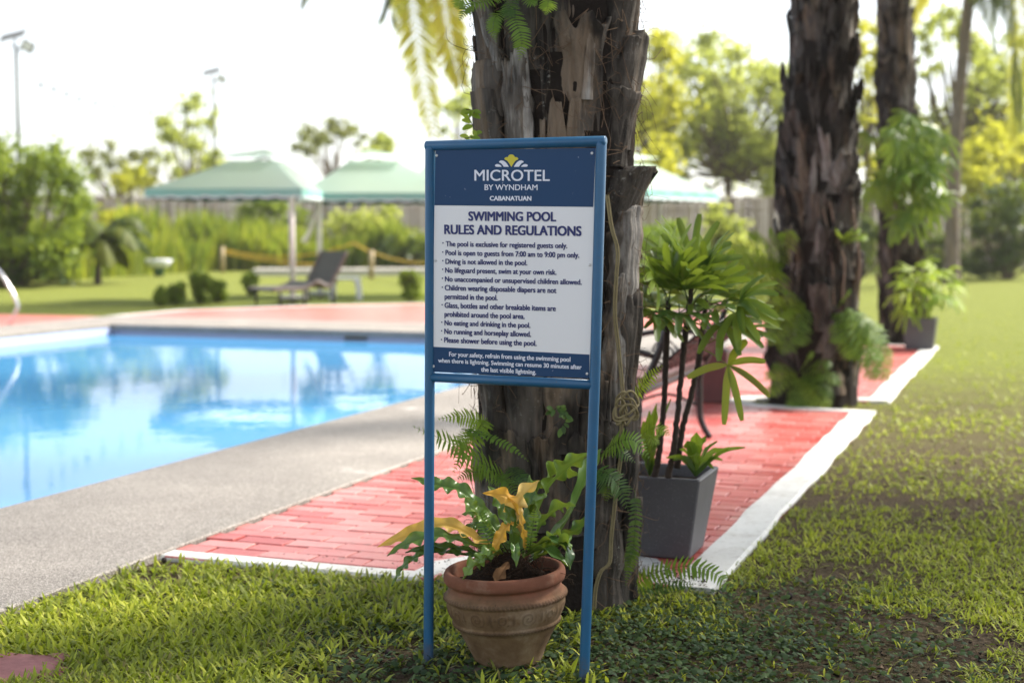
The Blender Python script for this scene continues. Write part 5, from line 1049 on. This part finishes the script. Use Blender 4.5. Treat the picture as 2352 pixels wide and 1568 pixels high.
tree('hazy yellow tree between the second and third palm trunks', 1985, 52, outline_clumps([(1950, 60), (2010, 40), (2030, 200), (2020, 430), (1945, 430)], 22, (18, 34), 9), 2600, .15, M['tree_y'], .14, seed=9)
tree('tall open yellow green tree behind the slender coconut trunk', 2190, 56, outline_clumps([(2085, 130), (2110, 40), (2180, 20), (2300, 90), (2400, 60), (2420, 400), (2290, 430), (2100, 400)], 110, (16, 38), 10), 11500, .16, M['tree_a'], .2, seed=10)
tree('low bright yellow tree at the right edge above the dark bushes', 2300, 50, outline_clumps([(2200, 350), (2280, 310), (2420, 290), (2430, 450), (2210, 450)], 26, (20, 40), 11), 4800, .15, M['tree_y'], .14, seed=11)

def bush(label, clumps, d, n, size, mat, seed, group=None, nm='bush', stem=True):
    C = [(*W(x, y, d + dd)[:3], r / FPX * d) for x, y, r, dd in clumps]; cx = np.mean([c[0] for c in C]); root = thing(nm, (cx, d, 0), label, 'bush', group); b = MB(); leaves(b, C, n, size, seed, nm == 'bush'); b.build('foliage', mat, root)
    if stem: b = MB(); [tube(b, [(cx, d, 0), ((cx + c[0]) / 2, d, c[2] * .4), c[:3]], [.05, .02], 5, 8) for c in C[::2]]; b.build('stem', M['wood'], root)
bush('big round green bush at the left edge of the photo, by the pool', outline_clumps([(-120, 330), (10, 310), (60, 330), (110, 320), (165, 390), (195, 460), (180, 520), (150, 590), (60, 640), (-120, 640)], 95, (22, 40), 12, 1.0), 36, 44000, .085, M['bush'], 12)
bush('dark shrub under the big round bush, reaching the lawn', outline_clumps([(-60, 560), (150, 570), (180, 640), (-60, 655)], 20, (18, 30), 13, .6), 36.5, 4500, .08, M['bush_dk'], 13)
for i, (px, py, r, lb) in enumerate(((370, 684, 14, 'tiny clipped bush at the left end of the row before the deck'), (406, 676, 18, 'small clipped bush, second in the row before the deck'), (460, 668, 23, 'tallest clipped bush, middle of the row before the deck'), (501, 672, 18, 'small clipped bush touching the tallest one on its right'), (574, 656, 18, 'round clipped bush just left of the sun lounger'), (944, 660, 24, 'clipped bush with red flowers just left of the blue sign'))):
    d = G(px, py + r * 1.3, 0)[1]; bush(lb, [(px + random.gauss(0, .36) * r, py + random.uniform(-1.2, 1.0) * r - 4, r * random.uniform(.5, .75), random.gauss(0, .10)) for q in range(24)], d, 2400, .045, M['bush'], 30 + i, 'small clipped bushes', 'clipped_bush')
bush('leafy bright green bush behind the parasol posts, left of the sign', outline_clumps([(760, 470), (880, 470), (960, 520), (990, 590), (780, 590)], 26, (16, 28), 15, .6), 53.6, 5200, .13, M['tree_a'], 15, 'garden shrubs by the fence')
bush('green hedge of leaves rising under the nearest parasol canopy, before the fence', outline_clumps([(555, 470), (725, 462), (735, 560), (545, 560)], 24, (14, 24), 25, .5), 55.4, 4200, .13, M['bush'], 25, 'garden shrubs by the fence')
bush('yellow green shrub rising between the small palm and the first parasol, before the fence', outline_clumps([(235, 490), (330, 470), (345, 560), (235, 570)], 18, (12, 22), 26, .5), 52, 2600, .13, M['tree_y'], 26, 'garden shrubs by the fence')
bush('dark bush with orange flowers low beside the left sign post', outline_clumps([(870, 560), (990, 540), (990, 600), (880, 605)], 14, (14, 22), 16, .5), 52, 2600, .10, M['bush_dk'], 16, 'garden shrubs by the fence')
bush('bright green shrub behind the lady palm, against the grey fence', outline_clumps([(1460, 540), (1530, 520), (1600, 545), (1600, 600), (1460, 610)], 22, (14, 26), 17, .6), 36, 4200, .10, M['fern_lt'], 17, 'garden shrubs by the fence')
bush('tall feathery green shrub before the fence, left of the second palm trunk', outline_clumps([(1600, 500), (1650, 470), (1700, 520), (1750, 560), (1730, 620), (1600, 610)], 26, (14, 26), 18, .6), 40, 4200, .10, M['tree_a'], 18, 'garden shrubs by the fence')
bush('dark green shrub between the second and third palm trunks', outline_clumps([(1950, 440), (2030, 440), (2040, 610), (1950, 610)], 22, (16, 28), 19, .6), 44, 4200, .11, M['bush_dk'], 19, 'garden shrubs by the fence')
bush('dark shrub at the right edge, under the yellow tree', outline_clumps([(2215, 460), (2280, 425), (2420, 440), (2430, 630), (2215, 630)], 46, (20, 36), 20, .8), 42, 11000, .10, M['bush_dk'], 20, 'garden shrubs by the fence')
bush('dark shrub behind the far potted lady palm', outline_clumps([(2115, 560), (2200, 540), (2230, 620), (2120, 630)], 16, (14, 24), 21, .5), 43, 2600, .10, M['bush_dk'], 21, 'garden shrubs by the fence')

# tall upright plants in front of the fence: one uncountable belt
rs = np.random.default_rng(21); n = 12000; px = rs.uniform(-350, 1010, n); d = np.interp(px, [-350, 150, 500, 1010], [38, 42.5, 53, 54]) + rs.uniform(-1.6, 1.6, n); x0 = (px - 1176) / FPX * d; clp = vn(np.stack([x0 * .9, d * .9, 0 * d], -1), 4); hgt = (.9 + 1.5 * clp) * rs.uniform(.6, 1.1, n) * np.where(px < 620, 1.0, .85); w = rs.uniform(.025, .075, n)
ang = rs.uniform(0, 6.28, n); ln = rs.uniform(.05, .5, n); B0 = np.stack([x0, d, 0 * d], -1); dr = np.stack([np.cos(ang), np.sin(ang), 0 * ang], -1); sd_ = np.stack([-np.sin(ang), np.cos(ang), 0 * ang], -1) ; sd_ = nrm(sd_ + [.8, 0, 0])
V = []
for t, k in ((0, .7), (.4, 1), (.75, .8), (1, .1)): c = B0 + np.array([0, 0, 1]) * (hgt * t)[:, None] + dr * (ln * t ** 2)[:, None]; V += [c - sd_ * (w * k)[:, None], c + sd_ * (w * k)[:, None]]
V = np.stack(V, 1).reshape(-1, 3); o_ = np.arange(n)[:, None] * 8; F = [o_ + np.array([[2 * e, 2 * e + 1, 2 * e + 3, 2 * e + 2]]) for e in range(3)]; b = MB(); b.add(V, F, np.repeat(np.clip(rs.random(n) * .85 - .05 + .35 * vn(np.stack([x0 * .6, d * .6, 0 * d], -1), 9), 0, 1), 8))
tag(b.build('tall_plants', M['reed']), 'belt of tall upright green and yellow leaves before the fence', 'plants', kind='stuff')

# palms with fronds
def frond_list(root, fr):
    b, by = MB(), MB()
    for i, (P, y, ll) in enumerate(fr): pinnate(by if y else b, P, ll, 150 if y else 260, random.uniform(.2, .9), .28 if y else .6, .026, .016, .15, 700 + i, (.25, -1, .3) if y else (0, 0, 1))
    if b.n: b.build('frond', M['frond'], root)
    if by.n: by.build('frond', M['frond_y'], root)['label'] = 'yellowing frond'
d = 38.0; b = MB(); gp = thing('coconut_palm', (X(2186, d), d, 0), 'slender pale coconut palm trunk right of the third palm, with fronds above', 'palm tree')
P = curve([W(2186, 614, d) * [1, 1, 0], W(2190, 420, d), W(2205, 200, d), W(2226, 0, d), W(2245, -120, d)], 120); rr = np.interp(np.linspace(0, 1, 120), [0, .06, .3, 1], [.24, .20, .165, .15]) + .008 * np.sin(np.arange(120) * 1.6); tube(b, P, rr, 14); b.build('trunk', M['coco'], gp)
T0 = P[-1]; fl_ = [([T0, W(2290, -110, d - .5), W(2325, 60, d - .8), W(2345, 300, d - .8)], 0, .75), ([T0, W(2240, -140, d - 1.5), W(2262, -60, d - 2.5), W(2290, 120, d - 2.8)], 0, .7), ([T0, W(2350, -140, d), W(2430, -20, d), W(2450, 160, d)], 0, .7), ([T0, W(2180, -130, d + 1), W(2120, -60, d + 1.5), W(2085, 60, d + 1.6)], 1, .7), ([T0, W(2330, -60, d + 1), W(2345, 120, d + 1), W(2325, 330, d + 1)], 1, .6),
    ([T0, W(2150, -190, d), W(2060, -150, d), W(2000, -40, d)], 0, .7)]
for i in range(7): a = i * .9; q = np.array([math.cos(a), math.sin(a), 0]); fl_.append(([T0, T0 + q * 1.5 + [0, 0, 1.0], T0 + q * 3.0 + [0, 0, .9], T0 + q * 4.2 + [0, 0, .1]], 0, .7))
frond_list(gp, fl_)
d = 29.0; gp = thing('coconut_palm', (X(1255, d), d, 0), 'coconut palm behind the front trunk whose yellowing fronds hang at the top left of it', 'palm tree'); b = MB(); P = curve([W(1255, 700, d) * [1, 1, 0], W(1240, 400, d), W(1190, 100, d), W(1095, -180, d)], 90); tube(b, P, np.interp(np.linspace(0, 1, 90), [0, .1, 1], [.2, .16, .12]) + .006 * np.sin(np.arange(90) * 1.6), 12); b.build('trunk', M['coco'], gp); T0 = P[-1]
fl_ = [([T0, W(1010, -190, d - .5), W(950, -60, d - .8), W(962, 110, d - .8), W(998, 318, d - .8)], 1, .58), ([T0, W(940, -230, d), W(800, -190, d), W(722, -90, d), W(690, 12, d)], 0, .62), ([T0, W(1040, -150, d - 1), W(1020, -40, d - 1.4), W(1035, 90, d - 1.4), W(1060, 200, d - 1.4)], 1, .55), ([T0, W(1000, -200, d + 1), W(920, -120, d + 1.4), W(900, 0, d + 1.4), W(915, 60, d + 1.4)], 0, .55)]
for i in range(8): a = .3 + i * .8; q = np.array([math.cos(a), math.sin(a), 0]); fl_.append(([T0, T0 + q * 1.2 + [0, 0, 1.0], T0 + q * 2.4 + [0, 0, 1.0], T0 + q * 3.4 + [0, 0, .4]], 0, .6))
frond_list(gp, fl_)
d = 38.0; gp = thing('small_palm', (X(224, d), d, 0), 'short young palm with bare stem right of the big round bush', 'palm tree'); b = MB(); tube(b, [W(224, 650, d) * [1, 1, 0], W(226, 610, d), W(225, 555, d)], [.11, .085, .08], 10, 20); b.build('trunk', M['coco'], gp); T0 = W(225, 555, d); fl_ = []
for i in range(13): a = i * 2.4; e = 1.1 - .11 * i; q = np.array([math.cos(a), math.sin(a), 0]); L = 1.45; fl_.append(([T0, T0 + q * L * .35 * math.cos(e * .6) + [0, 0, .35 * L * (math.sin(e) + .2)], T0 + q * L * .7 + [0, 0, L * (.55 * math.sin(e) - .05)], T0 + q * L + [0, 0, L * (.55 * math.sin(e) - .4)]], 0, .38))
frond_list(gp, fl_)

# broad shade tree to the right of the view, whose crown keeps the foreground out of the sun
rs = np.random.default_rng(77); root = thing('shade_tree', (8.6, 8.0, 0), 'broad leafy shade tree standing on the lawn outside the right edge', 'tree'); b = MB(); tube(b, [(8.6, 8.0, -.1), (8.5, 8.0, 2), (8.2, 8.0, 4.2)], [.28, .2, .16], 10, 16)
C = [(8.4 + rs.uniform(-3.2, 3.0), 7.6 + rs.uniform(-4.2, 2.6), rs.uniform(5.2, 8.2), rs.uniform(.7, 1.3)) for _ in range(60)]
for c in C[::4]: tube(b, [(8.2, 8.0, 4.1), ((8.2 + c[0]) / 2, (8 + c[1]) / 2, 5.2), c[:3]], [.1, .03], 6, 8)
b.build('trunk', M['wood'], root); b = MB(); leaves(b, C, 7500, .16, 78); b.build('crown', M['bush_dk'], root)
# ------------------------------------------------------------------ grass, ground cover, litter, seeds
def on_lawn(P, m=.0):
    q = to_uv(P); u, v = q[:, 0], q[:, 1]; inp = inpoly(q, OUT)
    edge = (v < CO + m) & (v > PV0 - 1.4) & (u < 19); far = inpoly(q, [(18.8, -13.7), (20.95, -13.6), (24.5, -10.7), (24.7, -9), (22.7, -5), (21, -2.2), (18.8, -2.2)]); return ~(inp | edge | far)
def dist(P, c): return np.hypot(P[:, 0] - c[0], P[:, 1] - c[1])
def blades(mb, P, seed, lmin, lmax, wmin, wmax, tilt=.9, up0=1.0):
    rs = np.random.default_rng(seed); n = len(P); a = rs.uniform(0, 2 * np.pi, n); d = np.stack([np.cos(a), np.sin(a), 0 * a], -1); s = np.stack([-np.sin(a), np.cos(a), 0 * a], -1); L = rs.uniform(lmin, lmax, n); w = rs.uniform(wmin, wmax, n) / 2; tl = rs.uniform(.15, tilt, n); cv = rs.uniform(.1, .9, n); V = []
    for t, k in ((0, .55), (.35, 1.0), (.7, .8), (1.0, .06)):
        ag = tl + cv * t; c = P + d * (L * t * np.sin(ag))[:, None] + np.array([0, 0, 1]) * (L * t * np.cos(ag) * up0)[:, None]; V += [c - s * (w * k)[:, None], c + s * (w * k)[:, None]]
    V = np.stack(V, 1).reshape(-1, 3); o = np.arange(n)[:, None] * 8; g_ = np.clip(.30 + .45 * vn(P * 1.7, 3) + rs.normal(0, .2, n) - (rs.random(n) < .10) * .5, 0, 1)
    mb.add(V, [o + np.array([[2 * e, 2 * e + 1, 2 * e + 3, 2 * e + 2]]) for e in range(3)], np.repeat(g_, 8))
def scatter(n, d0, d1, seed, half=.44):
    rs = np.random.default_rng(seed); u = rs.random(n); d = 1 / np.sqrt(1 / d0 ** 2 + (1 / d1 ** 2 - 1 / d0 ** 2) * u); x = rs.uniform(-half, half, n) * d; return np.stack([x, d, 0 * d], -1), rs
P, rs = scatter(58000, 3.5, 30, 31); m = on_lawn(P, .015) & (dist(P, G(40, 1548)) > .13); P = P[m]
cl_ = fbm(P * [2.2, 2.2, 0] + 5, 6, 3); near = np.exp(-np.minimum(dist(P, (.25, 4.3)), dist(P, (.75, 4.2))) ** 2 / .52) * .9; sparse = np.clip((P[:, 0] - .4) * 1.0, 0, 1) * np.clip((6.2 - P[:, 1]) * .6, 0, 1) * .10; keep = rs.random(len(P)) < np.clip(.74 + cl_ * 2.8 - near * 1.3 - sparse * .5, .03, 1); P = P[keep]
q = to_uv(P); 
b = MB(); 
left = P[:, 0] < .3
for sel, lo, hi, w0, w1 in ((left & (P[:, 1] < 9), (.030), .070, .0065, .0135), (~left & (P[:, 1] < 9), .020, .048, .004, .008), (P[:, 1] >= 9, .03, .07, .006, .012)):
    S = P[sel]; 
    if len(S) == 0: continue
    T = np.repeat(S, 3, 0); T[:, :2] += np.random.default_rng(5).normal(0, .007, (len(T), 2)); blades(b, T, 8, lo, hi, w0, w1, 1.15)
tag(b.build('grass', M['grass']), 'short broad bladed lawn grass growing in patches on brown soil', 'grass', kind='stuff')
# small leaved ground cover in the shade of the front palm
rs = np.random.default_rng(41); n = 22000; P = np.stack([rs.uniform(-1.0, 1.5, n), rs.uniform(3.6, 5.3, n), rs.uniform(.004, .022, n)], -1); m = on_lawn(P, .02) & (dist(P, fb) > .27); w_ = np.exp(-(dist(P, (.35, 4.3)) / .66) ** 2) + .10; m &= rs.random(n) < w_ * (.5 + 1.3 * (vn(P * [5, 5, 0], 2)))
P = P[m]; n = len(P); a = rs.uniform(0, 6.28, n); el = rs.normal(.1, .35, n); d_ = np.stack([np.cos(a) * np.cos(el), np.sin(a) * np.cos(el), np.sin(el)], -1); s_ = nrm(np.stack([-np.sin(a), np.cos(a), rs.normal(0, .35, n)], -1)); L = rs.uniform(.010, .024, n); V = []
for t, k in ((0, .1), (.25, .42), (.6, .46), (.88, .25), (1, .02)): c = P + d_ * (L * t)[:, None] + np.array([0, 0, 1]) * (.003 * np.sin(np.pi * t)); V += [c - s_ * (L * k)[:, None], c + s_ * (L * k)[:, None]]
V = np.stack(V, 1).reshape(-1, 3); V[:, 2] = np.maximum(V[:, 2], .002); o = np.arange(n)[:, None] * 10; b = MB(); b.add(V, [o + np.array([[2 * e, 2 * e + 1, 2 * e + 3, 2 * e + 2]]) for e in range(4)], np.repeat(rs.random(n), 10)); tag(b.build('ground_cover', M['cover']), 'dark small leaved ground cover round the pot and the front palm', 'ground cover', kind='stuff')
# litter: soil crumbs, dead bits, twigs
rs = np.random.default_rng(51); P, _ = scatter(16000, 3.5, 11, 52); m = on_lawn(P, -.02); P = P[m]; x2 = []
for (pa, pb, k) in ((1475, 1625, 800), (900, 1040, 90), (1480, 1560, 160), (620, 1000, 60)):
    for _ in range(k): x2.append(G(rs.uniform(pa, pb), rs.normal(1322 if pa > 1400 else 1290, 14), .024))
x2 = np.array(x2); x2 = x2[inpoly(to_uv(x2), OUT)]; P = np.vstack([P, x2]); n = len(P); s = rs.uniform(.003, .011, n) * np.where(rs.random(n) < .1, 1.8, 1); s[-len(x2):] *= .6; tv = nrm(rs.normal(size=(n, 4, 3))) * s[:, None, None]; tv[..., 2] *= .55; V = P[:, None] + tv + [0, 0, .003]; b = MB(); o = np.arange(n)[:, None] * 4
b.add(V.reshape(-1, 3), [o + np.array([f]) for f in ([0, 1, 2], [0, 2, 3], [0, 3, 1], [1, 3, 2])], np.repeat(rs.random(n) ** 1.6, 4))
for i in range(420):
    p = np.array([rs.uniform(-1.6, 2.2), rs.uniform(3.5, 6.0), .006])
    if not on_lawn(p[None])[0]: continue
    a = rs.uniform(0, 6.28); L = rs.uniform(.03, .11); tube(b, [p, p + [L * .5 * math.cos(a), L * .5 * math.sin(a), .008], p + [L * math.cos(a + .3), L * math.sin(a + .3), .002]], [.0012, .0006], 3, 5, float(rs.random()))
tag(b.build('leaf_litter', M['litter'], None, False), 'dark crumbs, twigs and dead bits scattered on the soil', 'litter', kind='stuff')
sm = simple('palm_seed', (.022, .014, .014), .7, .3, var=.5, scale=60, bump=.4)
for (px, py, z, lb) in ((377, 1292, .034, 'dark palm seed lying on the white kerb near the pool coping'), (534, 1399, 0, 'dark palm seed in the left lawn, midway between kerb and stone'), (526, 1553, 0, 'dark palm seed at the bottom edge of the left lawn'), (178, 1507, 0, 'dark palm seed beside the pink stone'), (897, 1463, 0, 'dark palm seed left of the left sign post'), (891, 1506, 0, 'dark palm seed below another one, left of the left sign post'), (528, 1319, 0, 'dark palm seed against the front of the white kerb'), (1814, 1375, 0, 'dark palm seed furthest right of the kerb corner'), (1736, 1370, 0, 'dark palm seed by the tip of the arching fern frond'), (1652, 1372, 0, 'dark palm seed just below the kerb corner')):
    c = G(px, py, z); b = MB(); r = random.uniform(.011, .015); tt = np.linspace(0, np.pi, 9); lathe(b, [(r * math.sin(t) * .9 + .0002, r * (1 - math.cos(t))) for t in tt], c + [0, 0, -.001], 14); tag(b.build('palm_seed', sm), lb, 'seed', 'palm seeds on the ground')
# ------------------------------------------------------------------ thin haze volume, added as a veil to lift and soften the far trees
hb = MB(); box(hb, (2, 44, 9.5), (110, 110, 23.4)); hz = hb.build('haze', bpy.data.materials.new('veil_haze'), None, False); tag(hz, 'thin pale haze added as a veil over the far trees', 'haze', kind='stuff')
m_ = hz.data.materials[0]; m_.use_nodes = True; m_.node_tree.nodes.clear(); pv = m_.node_tree.nodes.new('ShaderNodeVolumePrincipled'); pv.inputs['Color'].default_value = (1, .98, .92, 1); pv.inputs['Density'].default_value = .0005; pv.inputs['Anisotropy'].default_value = .3
mo = m_.node_tree.nodes.new('ShaderNodeOutputMaterial'); m_.node_tree.links.new(pv.outputs[0], mo.inputs['Volume'])
